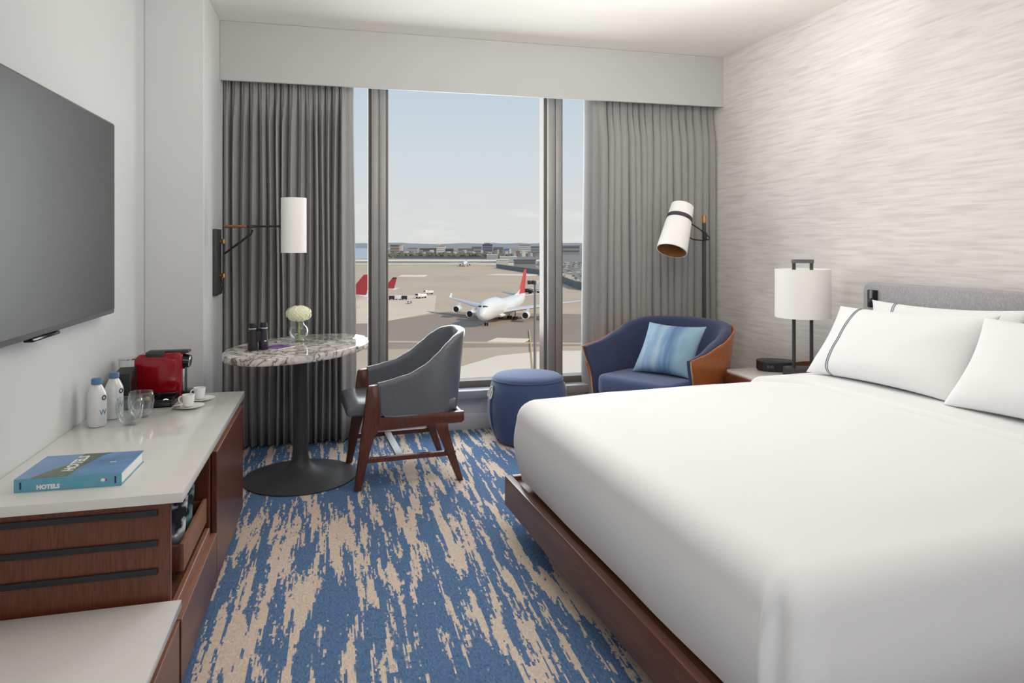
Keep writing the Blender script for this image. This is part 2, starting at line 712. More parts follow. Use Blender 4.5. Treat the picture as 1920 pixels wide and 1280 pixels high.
M['navy_shaded'] = pm('navy_tweed_shaded', lin(60, 70, 102), 0.95, var=0.22, scale=300, sheen=0.2, bump=0.2, bscale=450, detail=2)  # the navy tweed, darkened: shade inside the tub is put into the colour
M['denim'] = pm('ottoman_denim', lin(68, 86, 126), 0.92, var=0.22, scale=320, sheen=0.25, bump=0.2, bscale=480, detail=2)
M['cognac'] = pm('cognac_leather', lin(178, 104, 60), 0.35, var=0.1, scale=30, bump=0.05, bscale=300, coat=0.1)
M['rope'] = pm('cream_rope', lin(232, 226, 216), 0.85, var=0.08, scale=200)
M['red'] = pm('red_plastic', lin(158, 14, 26), 0.12, var=0.06, scale=20, coat=0.5)
M['chrome'] = pm('chrome', lin(205, 207, 210), 0.15, metal=0.9, var=0.04, scale=40)
M['ceramic'] = pm('white_ceramic', lin(240, 240, 238), 0.15, var=0.01, scale=40, coat=0.3)
M['bottle'] = pm('aluminium_bottle_white', lin(222, 222, 223), 0.3, metal=0.12, var=0.025, scale=40)
M['cap_blue'] = pm('blue_cap', lin(84, 122, 160), 0.45, var=0.06, scale=60)
M['print_blue'] = pm('blue_print', lin(96, 128, 168), 0.5, var=0.05, scale=60)
M['print_navy'] = pm('navy_print', lin(40, 54, 92), 0.5, var=0.05, scale=60)
M['white_print'] = pm('white_print', lin(240, 240, 236), 0.6, var=0.02, scale=60)
M['pink_print'] = pm('pink_print', lin(176, 70, 140), 0.6, var=0.05, scale=60)
M['book_teal'] = pm('book_cloth', lin(104, 166, 188), 0.5, var=0.06, scale=50)
M['paper'] = pm('paper_edges', lin(240, 238, 232), 0.8, var=0.05, scale=90, stretch=(0.2, 0.2, 12))
M['flower'] = pm('hydrangea_petals', lin(255, 253, 222), 0.75, var=0.05, scale=30)
M['stem'] = pm('green_stem', lin(168, 196, 60), 0.5, var=0.1, scale=50)
M['plum'] = pm('binocular_rubber', lin(44, 40, 50), 0.5, var=0.12, scale=80)
M['lens'] = pm('lens_glass', lin(70, 74, 96), 0.05, var=0.05, scale=20, spec=0.8)
M['tan'] = pm('tan_piping', lin(206, 172, 138), 0.6, var=0.05, scale=80)
# ------------------------------------------------------------------ the room
WL, CEIL, YB = -1.041, 2.835, -2.6
RW0, RROT = Vector((2.95, 4.85, 0)), math.radians(1.6)


def sbox(name, m, *a, **k):
    return struct(MB().box(*a, **k).done(name, m, None))


sbox('floor', M['carpet'], -1.3, 3.5, YB - .1, 5.3, -0.12, 0.0)
sbox('ceiling', M['ceiling'], -1.3, 3.5, YB - .1, 5.45, CEIL, CEIL + 0.15)
sbox('wall_left', M['wall'], WL - 0.15, WL, YB - .1, 5.3, 0, CEIL)
sbox('wall_back', M['wall'], -1.3, 3.5, YB - 0.15, YB, 0, CEIL)
# boxed column between the left wall and the window
sbox('wall_column', M['wall'], WL, -0.728, 4.298, 5.3, 0, CEIL, b=0.004, seg=1)
rw = MB().box(0, 0.15, -8.0, 0.5, 0, CEIL).done('wall_right', M['wallpaper'], None)
rw.location = RW0
rw.rotation_euler = (0, 0, RROT)
struct(rw)
w = MB()
w.box(-0.728, 3.1, 5.08, 5.3, 0, 0.24)
w.box(-0.728, 3.1, 5.12, 5.3, 2.70, CEIL)
struct(w.done('wall_window', M['base'], None))
struct(MB().box(-0.727, 2.98, 5.062, 5.08, 0, 0.118, b=0.004).done('baseboard_window', M['base'], None))
struct(MB().box(-0.727, 2.955, 4.85, 4.875, 2.446, CEIL - 0.001, b=0.002, seg=1).done('trim_1', M['valance'], None),
       'painted pelmet board hiding the curtain heads')

# window_1: sill, rail, two double mullions, three panes
win = thing('window_1', 'x', 'x', (0.95, 5.2, 0.24))
del win['label'], win['category']
struct(win)


def wpart(name, m, *a, **k):
    b = MB()
    x0, x1, y0, y1, z0, z1 = a
    b.box(x0 - 0.95, x1 - 0.95, y0 - 5.2, y1 - 5.2, z0 - 0.24, z1 - 0.24, **k)
    return b.done(name, m, win)


wpart('sill', M['sill'], -0.727, 2.96, 5.02, 5.16, 0.235, 0.295, b=0.006)
wpart('rail', M['gasket'], -0.72, 3.0, 5.14, 5.26, 0.296, 0.345, b=0.004)
wpart('head_rail', M['gasket'], -0.72, 3.0, 5.14, 5.26, 2.62, 2.70, b=0.004)
for xa, xb in ((0.2355, 0.3787), (1.568, 1.7217)):
    g = 0.03
    b = MB()
    c = (xa + xb) / 2
    b.box(xa + g * .75 - 0.95, c - 0.006 - 0.95, -0.10, 0.06, 0.105, 2.38, b=0.003)
    b.box(c + 0.006 - 0.95, xb - g * .75 - 0.95, -0.10, 0.06, 0.105, 2.38, b=0.003)
    b.box(c - 0.006 - 0.95, c + 0.006 - 0.95, -0.085, 0.06, 0.105, 2.38)
    mu = b.done('mullion', M['mullion'], win)
    b = MB()
    for x in (xa, xb - g):
        b.box(x - 0.95, x + g - 0.95, -0.055, 0.06, 0.105, 2.38, b=0.002, seg=1)
    b.done('gasket_frame', M['gasket'], mu)
for xa, xb in ((-0.72, 0.25), (0.365, 1.58), (1.71, 2.99)):
    wpart('pane', M['pane'], xa, xb, 5.196, 5.204, 0.33, 2.64)


# ------------------------------------------------------------------ curtains
def curtain(name, label, x0, x1, y, lead, seed, nf):
    """pleated drape from x0 to x1, the leading edge (lead=+1: at x1) turned back to the glass"""
    rnd = random.Random(seed)
    root = thing(name, label, 'curtain', ((x0 + x1) / 2, y, 0), group=None)
    cx = (x0 + x1) / 2
    W = [rnd.uniform(0.7, 1.4) for _ in range(nf)]
    tot = sum(W)
    edges = [0]
    for q in W:
        edges.append(edges[-1] + q / tot)
    amp = [rnd.uniform(0.7, 1.0) for _ in range(nf)]
    sk = [rnd.uniform(-0.22, 0.22) for _ in range(nf)]
    per = 16
    zs = [0.012, 0.2, 0.5, 0.9, 1.3, 1.7, 2.0, 2.2, 2.3, 2.38, 2.44, 2.5, 2.6]
    P = []
    for z in zs:
        row = []
        pin = sst(2.16, 2.42, z)
        for i in range(nf):
            for k in range(per):
                t = k / per
                s = edges[i] + (edges[i + 1] - edges[i]) * t
                ph = 2 * PI * (t + sk[i] * math.sin(PI * t) * 0.5 * (1 - pin))
                wv = 0.5 - 0.5 * math.cos(ph)         # 0 in the valleys, 1 on the ridge
                wv = wv ** 0.32
                d = amp[i] * 0.10 * (1 - 0.55 * pin) * wv
                if pin > 0:
                    d += pin * 0.012 * (0.5 - 0.5 * math.cos(3 * ph))
                dx = 0.012 * math.sin(ph) * (1 - pin) + 0.006 * math.sin(z * 2.3 + i)
                row.append((s, dx, d))
        pts = []
        for s, dx, d in row:
            x = x0 + (x1 - x0) * (s if lead > 0 else 1 - s) + dx * (1 if 0.04 < s < 0.96 else 0)
            pts.append((x - cx, -d + 0.04, z))
        # the leading edge: a rounded last pleat, then a flat return towards the glass
        xe = (x1 if lead > 0 else x0)
        fl = 0.055 + 0.02 * (1 - sst(0.5, 2.4, z))
        for k in range(1, 9):
            t = k / 8
            pts.append((xe + lead * fl * math.sin(t * PI / 2) - cx, 0.04 - 0.06 * math.sin(PI * t) * (1 - t) + 0.12 * t * t, z))
        P.append(pts)
    b = MB().grid(P)
    o = b.done('drape', M['curtain'], root, smooth=80)
    sol = o.modifiers.new('thickness', 'SOLIDIFY')
    sol.thickness = 0.004
    sol.offset = 0
    # heading tape along the hidden top
    hb = MB().box(x0 - cx, x1 - cx, 0.0, 0.02, 2.605, 2.63)
    hb.done('track', M['charcoal'], root)
    return root


curtain('curtain', 'grey pleated curtain left of the window, behind the marble table', -0.727, 0.075, 4.98, 1, 5, 16)
curtain('curtain', 'grey pleated curtain right of the window, behind the blue armchair', 1.95, 2.944, 4.98, -1, 11, 17)

# ------------------------------------------------------------------ television
tv = thing('television', 'large flat black television on the left wall above the console', 'television', (WL + 0.004, 2.76, 1.06))
MB().box(0.028, 0.058, -0.775, 0.775, 0.0, 0.868, b=0.008).done('casing', M['bezel'], tv)
MB().box(0.055, 0.0605, -0.763, 0.763, 0.022, 0.858, b=0.001, seg=1).done('screen', M['screen'], tv)
MB().box(0.03, 0.06, -0.12, 0.12, -0.012, 0.0, b=0.004).done('sensor_bar', M['black_gloss'], tv)
MB().box(0.0582, 0.0592, -0.018, 0.006, 0.006, 0.016, b=0.0003, seg=1).done('maker_badge', M['chrome'], tv)
MB().box(0.0, 0.03, -0.25, 0.25, 0.25, 0.65, b=0.004).done('wall_bracket', M['black'], tv)

# ------------------------------------------------------------------ console cabinet with its drawers, door and niche
CX = WL
con = thing('console_cabinet', 'walnut console with white stone top, under the television', 'cabinet', (CX, 3.03, 0))
FX = 0.586          # front face, from the wall


def cp(name, m, x0, x1, y0, y1, z0, z1, b=0.002, parent=con, seg=1):
    if parent is con:
        off = (0, 3.03, 0)
    else:
        off = (0, 3.03, 0)
    return MB().box(x0, x1, y0 - off[1], y1 - off[1], z0, z1, b=b, seg=seg).done(name, m, parent)


cp('countertop', M['quartz'], 0.003, 0.594, 2.285, 3.775, 0.594, 0.625, b=0.0025, seg=2)
sp = cp('side_panel', M['wood'], 0.004, 0.556, 2.30, 2.322, 0.03, 0.593)
for z in (0.566, 0.4745, 0.389):
    MB().box(0.0, 0.522, -0.739, -0.729, z - 0.009, z + 0.009, b=0.002).done('inlay_bar', M['black'], sp, recalc=True)
cp('end_panel', M['wood'], 0.004, 0.566, 3.755, 3.775, 0.03, 0.593)
cp('back_panel', M['wood_dark'], 0.004, 0.02, 2.322, 3.755, 0.03, 0.593)
cp('divider', M['wood'], 0.02, 0.564, 2.925, 2.965, 0.03, 0.593)
cp('niche_floor', M['wood_dark'], 0.02, 0.548, 2.322, 2.925, 0.245, 0.262)
cp('niche_rail', M['wood_edge'], 0.548, 0.566, 2.322, 2.925, 0.232, 0.266)
cp('finger_rail', M['wood_dark'], 0.54, 0.556, 2.965, 3.755, 0.556, 0.593)
cp('plinth', M['wood_dark'], 0.03, 0.52, 2.31, 3.765, 0.0, 0.03)
dr = cp('drawer', M['wood'], 0.566, FX, 2.305, 2.958, 0.032, 0.226)
cp('drawer_pull', M['wood_edge'], 0.560, FX + 0.001, 2.305, 2.958, 0.2265, 0.231, b=0.001, parent=dr)
do = cp('door', M['wood'], 0.566, FX, 2.962, 3.772, 0.032, 0.549)
cp('door_pull', M['wood_edge'], 0.560, FX + 0.001, 2.962, 3.772, 0.5495, 0.554, b=0.001, parent=do)

# sliding tray in the niche with two snack bags
tr = thing('snack_tray', 'small walnut tray with raised ends, inside the open console niche', 'tray', (CX + 0.31, 2.63, 0.263))
b = MB()
b.box(-0.2, 0.232, -0.12, 0.28, 0.055, 0.066)
b.done('tray_base', M['wood_dark'], tr)
for y in (-0.1, 0.26):
    MB().box(-0.2, 0.21, y - 0.006, y + 0.006, 0.0, 0.055).done('runner', M['wood_dark'], tr)
MB().box(-0.2, 0.234, -0.132, -0.12, 0.03, 0.115, b=0.002).done('tray_side', M['wood'], tr)
MB().box(-0.2, 0.234, 0.28, 0.288, 0.03, 0.115, b=0.002).done('tray_side', M['wood'], tr)
MB().box(0.232, 0.246, -0.132, 0.288, 0.03, 0.122, b=0.002).done('tray_front', M['wood_edge'], tr)


def snack(label, y, tilt, c1, c2, seed):
    o = thing('snack_bag', label, 'snack bag', (CX + 0.41, y, 0.333), group=None)
    P = []
    for i in range(13):
        row = []
        u = i / 12 * 2 - 1
        for j in range(13):
            v = j / 12 * 2 - 1
            h = 0.03 * max(0, (1 - abs(u) ** 3)) ** .7 * max(0, (1 - abs(v) ** 3)) ** .7
            h += 0.004 * mnoise.noise(Vector((u * 3 + seed, v * 3, 0)))
            row.append((h, u, v))
        P.append(row)
    mt = bpy.data.materials.new('foil')
    mt = pm('snack_foil', c1, 0.22, metal=0.45, var=0.2, scale=14, col2=c2, ramp=(0.45, 0.55), bump=0.2, bscale=30)
    R = Euler((tilt, 0, 0)).to_matrix()
    for sgn, nm in ((1, 'bag_front'), (-1, 'bag_back')):
        Q = [[R @ Vector((q[1] * 0.125, -sgn * q[0], q[2] * 0.09 + 0.095)) for q in r] for r in P]
        MB().grid(Q).done(nm, mt, o, smooth=60)
    return o


snack('shiny snack bag in silver blue foil, nearer of the two in the console niche', 2.60, -0.5, lin(30, 36, 48), lin(226, 232, 240), 1)
snack('shiny snack bag in dark teal foil, further of the two in the console niche', 2.72, -0.5, lin(20, 40, 44), lin(120, 150, 160), 5)

# ------------------------------------------------------------------ low luggage bench in front of the console
be = thing('luggage_bench', 'low bench with white stone top and walnut drawer, nearest the camera', 'bench', (CX, 1.75, 0))
def bp_(name, m, x0, x1, y0, y1, z0, z1, b=0.002, parent=be, seg=1):
    return MB().box(x0, x1, y0 - 1.75, y1 - 1.75, z0, z1, b=b, seg=seg).done(name, m, parent)
bp_('bench_top', M['quartz'], 0.003, 0.592, 1.18, 2.281, 0.277, 0.303, b=0.0025, seg=2)
bp_('carcass', M['wood_dark'], 0.004, 0.55, 1.20, 2.278, 0.03, 0.276)
bp_('plinth', M['wood_dark'], 0.03, 0.5, 1.22, 2.27, 0.0, 0.03)
d2 = bp_('drawer', M['wood'], 0.552, FX, 1.19, 2.278, 0.032, 0.236)
bp_('drawer_pull', M['wood_edge'], 0.556, FX + 0.001, 1.19, 2.278, 0.2365, 0.241, b=0.001, parent=d2)

# ------------------------------------------------------------------ things on the console (top z = 0.625)
CT = 0.6252
# travel book
bk = thing('book', 'thick blue hotel picture book lying flat on the near end of the console', 'book', (-0.79, 2.52, CT), math.radians(-1.2))
bw, bd, bh = 0.148, 0.118, 0.040
MB().box(-bw + 0.004, bw - 0.004, -bd + 0.008, bd - 0.004, 0.003, bh - 0.003).done('pages', M['paper'], bk)
m_cover = pm('book_cover_photo', lin(56, 110, 172), 0.35, var=0.2, scale=9, col2=lin(84, 148, 204), coat=0.3)
m_sky = pm('book_cover_sky', lin(96, 140, 190), 0.35, var=0.12, scale=12, coat=0.3)
m_green = pm('book_cover_hill', lin(70, 88, 48), 0.35, var=0.35, scale=40, coat=0.3)
MB().box(-bw, bw, -bd, bd, bh - 0.003, bh).done('front_cover', m_cover, bk)
MB().box(-bw, bw, -bd, bd, 0, 0.003).done('back_cover', M['book_teal'], bk)
MB().box(-bw, bw, -bd - 0.004, -bd + 0.003, 0, bh, b=0.0015).done('spine', M['book_teal'], bk)
fc = [c for c in children(bk) if c.name.startswith('front_cover')][0]
MB().prism([(-bw, -bd), (-bw * .55, -bd), (-bw * .3, -bd * .2), (-bw * .12, bd), (-bw, bd)], 'z', bh, bh + 0.0004).done('cover_sky', m_sky, fc)
MB().prism([(-bw * .72, -bd), (-bw * .02, -bd), (bw * .02, -bd * .2), (bw * .22, bd * .8), (bw * .34, bd), (-bw * .22, bd), (-bw * .3, 0.0), (-bw * .55, -bd * .5)], 'z', bh, bh + 0.0007).done('cover_hillside', m_green, fc)
text_mesh('cover_title', 'HOTELS', 0.044, 0.0003, M['white_print'], fc, Matrix.Translation((-0.022, 0.012, bh + 0.001)) @ Matrix.Rotation(PI / 2, 4, 'Z'), bold=0.0016)
MB().box(0.078, 0.096, 0.0, 0.006, bh, bh + 0.0006).done('cover_mark', M['white_print'], fc)
spn = [c for c in children(bk) if c.name.startswith('spine')][0]
RX = Matrix.Rotation(PI / 2, 4, 'X')
text_mesh('spine_title', 'HOTELS', 0.0175, 0.0003, M['white_print'], spn, Matrix.Translation((-0.055, -bd - 0.0043, 0.0125)) @ RX, bold=0.0009)
MB().lathe([(0.0, 0), (0.005, 0)], 16, sx=1.3).done('spine_mark', M['white_print'], spn)
sm = spn.children if hasattr(spn, 'children') else []
for c in children(spn):
    if c.name.startswith('spine_mark'):
        c.data.transform(Matrix.Translation((0.096, -bd - 0.0044, 0.022)) @ RX)
b = MB().lathe([(0.0, 0), (0.0045, 0)], 16)
o = b.done('spine_dot', M['pink_print'], spn)
o.data.transform(Matrix.Translation((0.104, -bd - 0.0042, 0.021)) @ RX)
for x in (-0.130, 0.131):
    MB().box(x - 0.0025, x + 0.0025, -bd - 0.0045, -bd - 0.0038, 0.009, 0.031).done('spine_bar', M['print_navy'], spn)

# water bottles
def bottle(label, x, y):
    o = thing('water_bottle', label, 'bottle', (x, y, CT), group='water bottles on the console')
    R = 0.036
    MB().lathe([(0, 0), (R - .006, 0), (R, .006), (R, .126), (R - .003, .139), (0.021, .166), (0.0165, .171), (0.0165, .182), (0, .182)], 36).done('bottle_body', M['bottle'], o, smooth=50)
    MB().lathe([(0.0185, .173), (0.0205, .175), (0.0205, .194), (0.0185, .197), (0, .197)], 36).done('bottle_cap', M['cap_blue'], o, smooth=40)
    # round emblem and letter, printed on the side that faces the room
    for nm, a, z, kind in (('emblem', -0.5, .12, 0), ('letter', -0.62, .06, 1)):
        Mt = Matrix.Rotation(a, 4, 'Z') @ Matrix.Translation((R + 0.0004, 0, z)) @ Matrix.Rotation(PI / 2, 4, 'Z') @ RX
        if kind == 0:
            t = MB().lathe([(0.006, 0), (0.0105, 0), (0.0105, .0006), (0.006, .0006)], 24)
            e = t.done(nm, M['print_navy'], o)
            e.data.transform(Mt)
        else:
            text_mesh(nm, 'W', 0.030, 0.0005, M['print_blue'], o, Mt)
    return o


bottle('white water bottle with blue cap, the nearer of two, behind the glasses', -0.953, 3.20)
bottle('white water bottle with blue cap, the further of two, next to the black card box', -0.925, 3.33)


def tumbler(label, x, y):
    o = thing('glass_tumbler', label, 'glass', (x, y, CT), group='double walled glasses')
    MB().lathe([(0, .001), (0.026, .001), (0.036, .011), (0.047, .035), (0.0525, .066), (0.051, .092), (0.047, .11)], 40).done('outer_wall', M['glass'], o, smooth=80)
    MB().lathe([(0.047, .11), (0.0455, .094), (0.043, .065), (0.034, .036), (0.017, .02), (0, .017)], 40).done('inner_wall', M['glass'], o, smooth=80)
    MB().tube([(0.047 * math.cos(a * PI / 18), 0.047 * math.sin(a * PI / 18), .11) for a in range(36)], 0.0014, 6, closed=True).done('rim', M['glass'], o, smooth=80)
    return o


tumbler('clear double walled glass, the nearer one, beside the bottles', -0.828, 3.195)
tumbler('clear double walled glass, the further one, beside the capsule tray', -0.815, 3.315)

# capsule tray and capsules
ct = thing('capsule_tray', 'small black open tray in front of the red coffee machine', 'tray', (-0.80, 3.575, CT))
b = MB()
b.box(-0.095, 0.07, -0.09, 0.09, 0, 0.005)
b.done('tray_base', M['black_gloss'], ct)
for a in ((-0.095, 0.07, -0.09, -0.085), (-0.095, 0.07, 0.085, 0.09), (-0.095, -0.09, -0.085, 0.085), (0.065, 0.07, -0.085, 0.085)):
    MB().box(a[0], a[1], a[2], a[3], 0.0, 0.034, b=0.0012).done('tray_side', M['black_gloss'], ct)
MB().box(-0.012, -0.008, -0.085, 0.085, 0.004, 0.03).done('tray_divider', M['black_gloss'], ct)


def capsule(label, x, y, z, c1, c2, tilt):
    o = thing('coffee_capsule', label, 'capsule', (x, y, z))
    R = Euler(tilt).to_matrix().to_4x4()
    m = pm('capsule_foil', c1, 0.3, metal=0.5, var=0.1, scale=30, col2=c2)
    MB().lathe([(0, .027), (0.008, .026), (0.0115, .020), (0.0145, .003), (0.0145, 0), (0, 0)], 20, M=R).done('pod', m, o, smooth=50)
    MB().lathe([(0, -.0006), (0.0175, -.0006), (0.0175, .001), (0.0145, .001)], 20, M=R).done('pod_rim', M['chrome'], o, smooth=50)
    return o


capsule('golden orange coffee capsule standing in the black tray', -0.845, 3.535, CT + 0.018, lin(200, 130, 50), lin(226, 190, 90), (0.35, 0.2, 0))
capsule('olive green coffee capsule beside the golden one', -0.862, 3.565, CT + 0.008, lin(120, 124, 60), lin(170, 168, 90), (0.2, -0.2, 0))
capsule('yellow coffee capsule at the wall end of the tray', -0.874, 3.52, CT + 0.012, lin(190, 150, 70), lin(220, 196, 120), (0.3, 0.1, 0))
capsule('pale pink coffee capsule lying in the front half of the tray', -0.765, 3.535, CT + 0.012, lin(200, 150, 150), lin(220, 190, 190), (1.2, 0.3, 0))

# black card box standing behind the bottles
cb = thing('card_box', 'black upright card box between bottles and coffee machine', 'box', (-0.942, 3.56, CT), math.radians(6))
MB().box(-0.035, 0.035, -0.10, 0.10, 0.0, 0.165, b=0.002).done('sleeve', M['black_matte'], cb)
pic = pm('box_picture', lin(26, 25, 26), 0.35, var=0.3, scale=16, col2=lin(112, 102, 96), ramp=(0.55, 0.68), stretch=(1, 1.5, 1))
MB().box(0.0352, 0.0358, -0.08, 0.05, 0.03, 0.14).done('picture_panel', pic, cb)

# red capsule coffee machine, brew head towards the room
cm = thing('coffee_machine', 'glossy red capsule coffee machine at the far end of the console', 'coffee machine', (-0.83, 3.725, CT), math.radians(-2))
poly = [(-0.105, 0.012), (0.105, 0.0), (0.108, 0.212), (0.098, 0.222), (-0.085, 0.216), (-0.106, 0.195)]
MB().prism(poly, 'y', -0.045, 0.045, b=0.007, seg=3).done('body', M['red'], cm, smooth=40)
MB().box(-0.07, 0.082, -0.0475, -0.044, 0.03, 0.19, b=0.0015).done('side_cover', M['red'], cm)
MB().box(-0.055, 0.135, -0.03, 0.03, 0.2165, 0.229, b=0.004).done('lever', M['black'], cm)
MB().box(-0.055, 0.03, -0.05, -0.028, 0.205, 0.227, b=0.005).done('lever_grip', M['charcoal'], cm)
bh_ = MB().cyl((0.106, 0, 0.176), (0.135, 0, 0.172), 0.034, 0.031, 28).done('brew_head', M['black_gloss'], cm, smooth=40)
MB().cyl((0.135, 0, 0.172), (0.139, 0, 0.1715), 0.029, 0.027, 28).done('head_cap', M['chrome'], bh_, smooth=40)
MB().box(0.106, 0.116, -0.03, 0.03, 0.03, 0.14, b=0.002).done('cup_recess', M['chrome'], cm)
MB().box(0.10, 0.15, -0.04, 0.04, 0.0, 0.034, b=0.004).done('drip_tray', M['black_gloss'], cm)
tk = MB().lathe([(0, 0.004), (0.036, 0.004), (0.04, 0.01), (0.04, 0.19), (0, 0.19)], 32, c=(-0.145, 0, 0)).done('water_tank', M['glass'], cm, smooth=50)
MB().lathe([(0, 0.19), (0.043, 0.19), (0.043, 0.197), (0.02, 0.2), (0, 0.2)], 32, c=(-0.145, 0, 0)).done('tank_lid', M['chrome'], tk, smooth=50)
MB().tube([(-0.1, -0.02, 0.01), (-0.15, -0.06, 0.006), (-0.18, -0.05, 0.005), (-0.2, 0.0, 0.004)], 0.003, 8).done('power_cord', M['black'], cm)


def cup(label, x, y, rz):
    o = thing('coffee_cup', label, 'cup', (x, y, CT + 0.009), rz, group='espresso cups')
    MB().lathe([(0, .002), (0.018, 0.0), (0.021, .003), (0.0255, .03), (0.0275, .052), (0.0262, .052), (0.024, .03), (0.019, .006), (0, .006)], 36).done('bowl', M['ceramic'], o, smooth=50)
    MB().tube(bez((-0.024, 0, .044), (-0.047, 0, .05), (-0.046, 0, .016), (-0.022, 0, .014)), 0.0032, 8).done('handle', M['ceramic'], o, smooth=60)
    return o


def saucer(label, x, y):
    o = MB().lathe([(0, 0.002), (0.028, 0.0), (0.032, 0.0005), (0.062, .009), (0.0635, .0105), (0.060, .0105), (0.034, .0045), (0, .005)], 40).done('saucer', M['ceramic'], None, smooth=50)
    o.location = (x, y, CT)
    return tag(o, label, 'saucer', 'espresso saucers')


saucer('white saucer under the nearer coffee cup', -0.648, 3.455)
saucer('white saucer under the further coffee cup', -0.625, 3.61)
cup('white coffee cup with handle to the left, the nearer one', -0.652, 3.455, 0.2)
cup('white coffee cup half hidden behind the nearer cup', -0.632, 3.61, 0.5)
spn_ = thing('teaspoon', 'small steel teaspoon on the nearer saucer beside the cup', 'spoon', (-0.695, 3.43, CT + 0.011), 0.6)
MB().lathe([(0, -.001), (0.008, 0.0), (0.0105, .0022), (0.0098, .0022), (0, .0004)], 20, sx=1.5).done('spoon_bowl', M['chrome'], spn_, smooth=60)
MB().tube([(0.014, 0, 0.002), (0.03, 0, .004), (0.06, 0.0, .001)], [0.0013, 0.0015, 0.0022], 8).done('spoon_handle', M['chrome'], spn_, smooth=60)
# ------------------------------------------------------------------ marble table
tb = thing('pedestal_table', 'oval marble topped pedestal table in front of the left curtain', 'table', (-0.197, 4.28, 0))
TT = 0.781
A_, B_, TR_ = 0.53, 0.345, math.atan2(0.857, 0.515)
prof = [(0, -.04), (0.985, -.04), (0.995, -.036), (1, -.03), (1, -.008), (0.996, -.002), (0.988, 0), (0, 0)]
MB().lathe([(r, z + TT) for r, z in prof], 96, sx=A_, sy=B_, M=Matrix.Rotation(TR_, 4, 'Z')).done('tabletop', M['marble'], tb, smooth=30)
MB().lathe([(0.045, 0.10), (0.045, TT - 0.06), (0.07, TT - 0.058), (0.07, TT - 0.04)], 36).done('column', M['charcoal'], tb)
MB().lathe([(0, 0), (0.322, 0), (0.325, .003), (0.324, .008), (0.25, .020), (0.16, .036), (0.095, .056), (0.062, .08), (0.05, .11), (0.045, .14), (0, .14)], 72).done('base', M['charcoal'], tb, smooth=60)
for a in (TR_, TR_ + PI / 2):
    L_ = 0.36 if a == TR_ else 0.26
    MB().prism([(-L_, TT - .041), (L_, TT - .041), (L_, TT - .052), (0.08, TT - .075), (-0.08, TT - .075), (-L_, TT - .052)], 'y', -0.02, 0.02,
               M=Matrix.Rotation(a, 4, 'Z')).done('support_arm', M['black'], tb)

# binoculars standing on the table
bn = thing('binoculars', 'black binoculars standing upright on the marble table', 'binoculars', (-0.418, 4.135, TT), math.radians(24))
for i, x in enumerate((-0.030, 0.030)):
    t = MB().lathe([(0, 0), (0.026, 0), (0.027, .004), (0.0265, .04), (0.0225, .058), (0.0225, .10), (0.018, .112), (0.0195, .118), (0.021, .145), (0.019, .150), (0, .150)], 28, c=(x, 0, 0)).done('barrel', M['plum'], bn, smooth=45)
    MB().lathe([(0.0205, .117), (0.0225, .119), (0.0225, .122), (0.0205, .124)], 28, c=(x, 0, 0)).done('focus_ring', M['chrome'], t)
    MB().lathe([(0, .1505), (0.014, .1505), (0.016, .1515), (0, .1512)], 24, c=(x, 0, 0)).done('eyepiece_lens', M['lens'], t)
MB().box(-0.016, 0.016, -0.012, 0.012, 0.045, 0.105, b=0.004).done('bridge', M['black'], bn)
MB().cyl((0, -0.002, 0.105), (0, -0.002, 0.122), 0.009, n=20).done('focus_wheel', M['black_gloss'], bn)
MB().box(0.024, 0.036, -0.0275, -0.0255, 0.046, 0.054, b=0.0006, seg=1).done('badge', M['chrome'], bn)

# vase and hydrangea
va = thing('vase', 'small round clear glass vase on the marble table', 'vase', (-0.213, 4.42, TT))
R = 0.058
pr = [(0, .002), (0.028, .001)] + [(R * math.sin(a), R + 0.004 - R * math.cos(a) * 1.0) for a in [0.55 + i * 0.2 for i in range(11)]] + [(0.029, .118), (0.032, .122)]
MB().lathe(pr, 44).done('bowl', M['glass'], va, smooth=70)
MB().tube([(0.032 * math.cos(a * PI / 18), 0.032 * math.sin(a * PI / 18), .122) for a in range(36)], 0.0018, 6, closed=True).done('rim', M['glass'], va, smooth=80)
mw = mat_thin_glass('vase_water', (0.93, 0.95, 0.94, 1), 1.33)
MB().lathe([(0, .006), (0.03, .006)] + [((R - .004) * math.sin(a), R + 0.004 - (R - .004) * math.cos(a)) for a in [0.6 + i * 0.2 for i in range(7)]] + [(0, 0.084)], 40).done('water', mw, va, smooth=40)
hy = thing('hydrangea', 'creamy white hydrangea bloom with green stem in the glass vase', 'flower', (-0.213, 4.42, TT + 0.012))
MB().tube([(0.002, 0, 0), (0.0, 0, 0.06), (0.001, 0, 0.13)], [0.005, 0.0045, 0.005], 10).done('stem', M['stem'], hy)
rnd = random.Random(4)
b = MB()
bc = Vector((0, 0, 0.158))
b.ball(bc, 0.05, 2, (1.25, 1.25, 0.82))
for i in range(240):
    z = 1 - 2 * (i + 0.5) / 240
    a = i * 2.39996
    q = math.sqrt(1 - z * z)
    n = Vector((q * math.cos(a), q * math.sin(a), z))
    p = bc + Vector((n.x * 0.071, n.y * 0.071, n.z * 0.047)) * rnd.uniform(0.93, 1.07)
    if n.z < -0.8:
        continue
    x = n.cross(Vector((0.3, 0.2, 1))).normalized()
    y = n.cross(x)
    w_ = rnd.uniform(0, PI)
    for k in range(4):
        a2 = w_ + k * PI / 2
        d = x * math.cos(a2) + y * math.sin(a2)
        e = n.cross(d)
        r = 0.0105
        c0 = b.bm.verts.new(p)
        c1 = b.bm.verts.new(p + d * r * .6 + e * r * .5 + n * .002)
        c2 = b.bm.verts.new(p + d * r * 1.1 + n * 0.001)
        c3 = b.bm.verts.new(p + d * r * .6 - e * r * .5 + n * .002)
        b.bm.faces.new((c0, c1, c2, c3))
b.done('flower_head', M['flower'], hy, smooth=0, recalc=False)

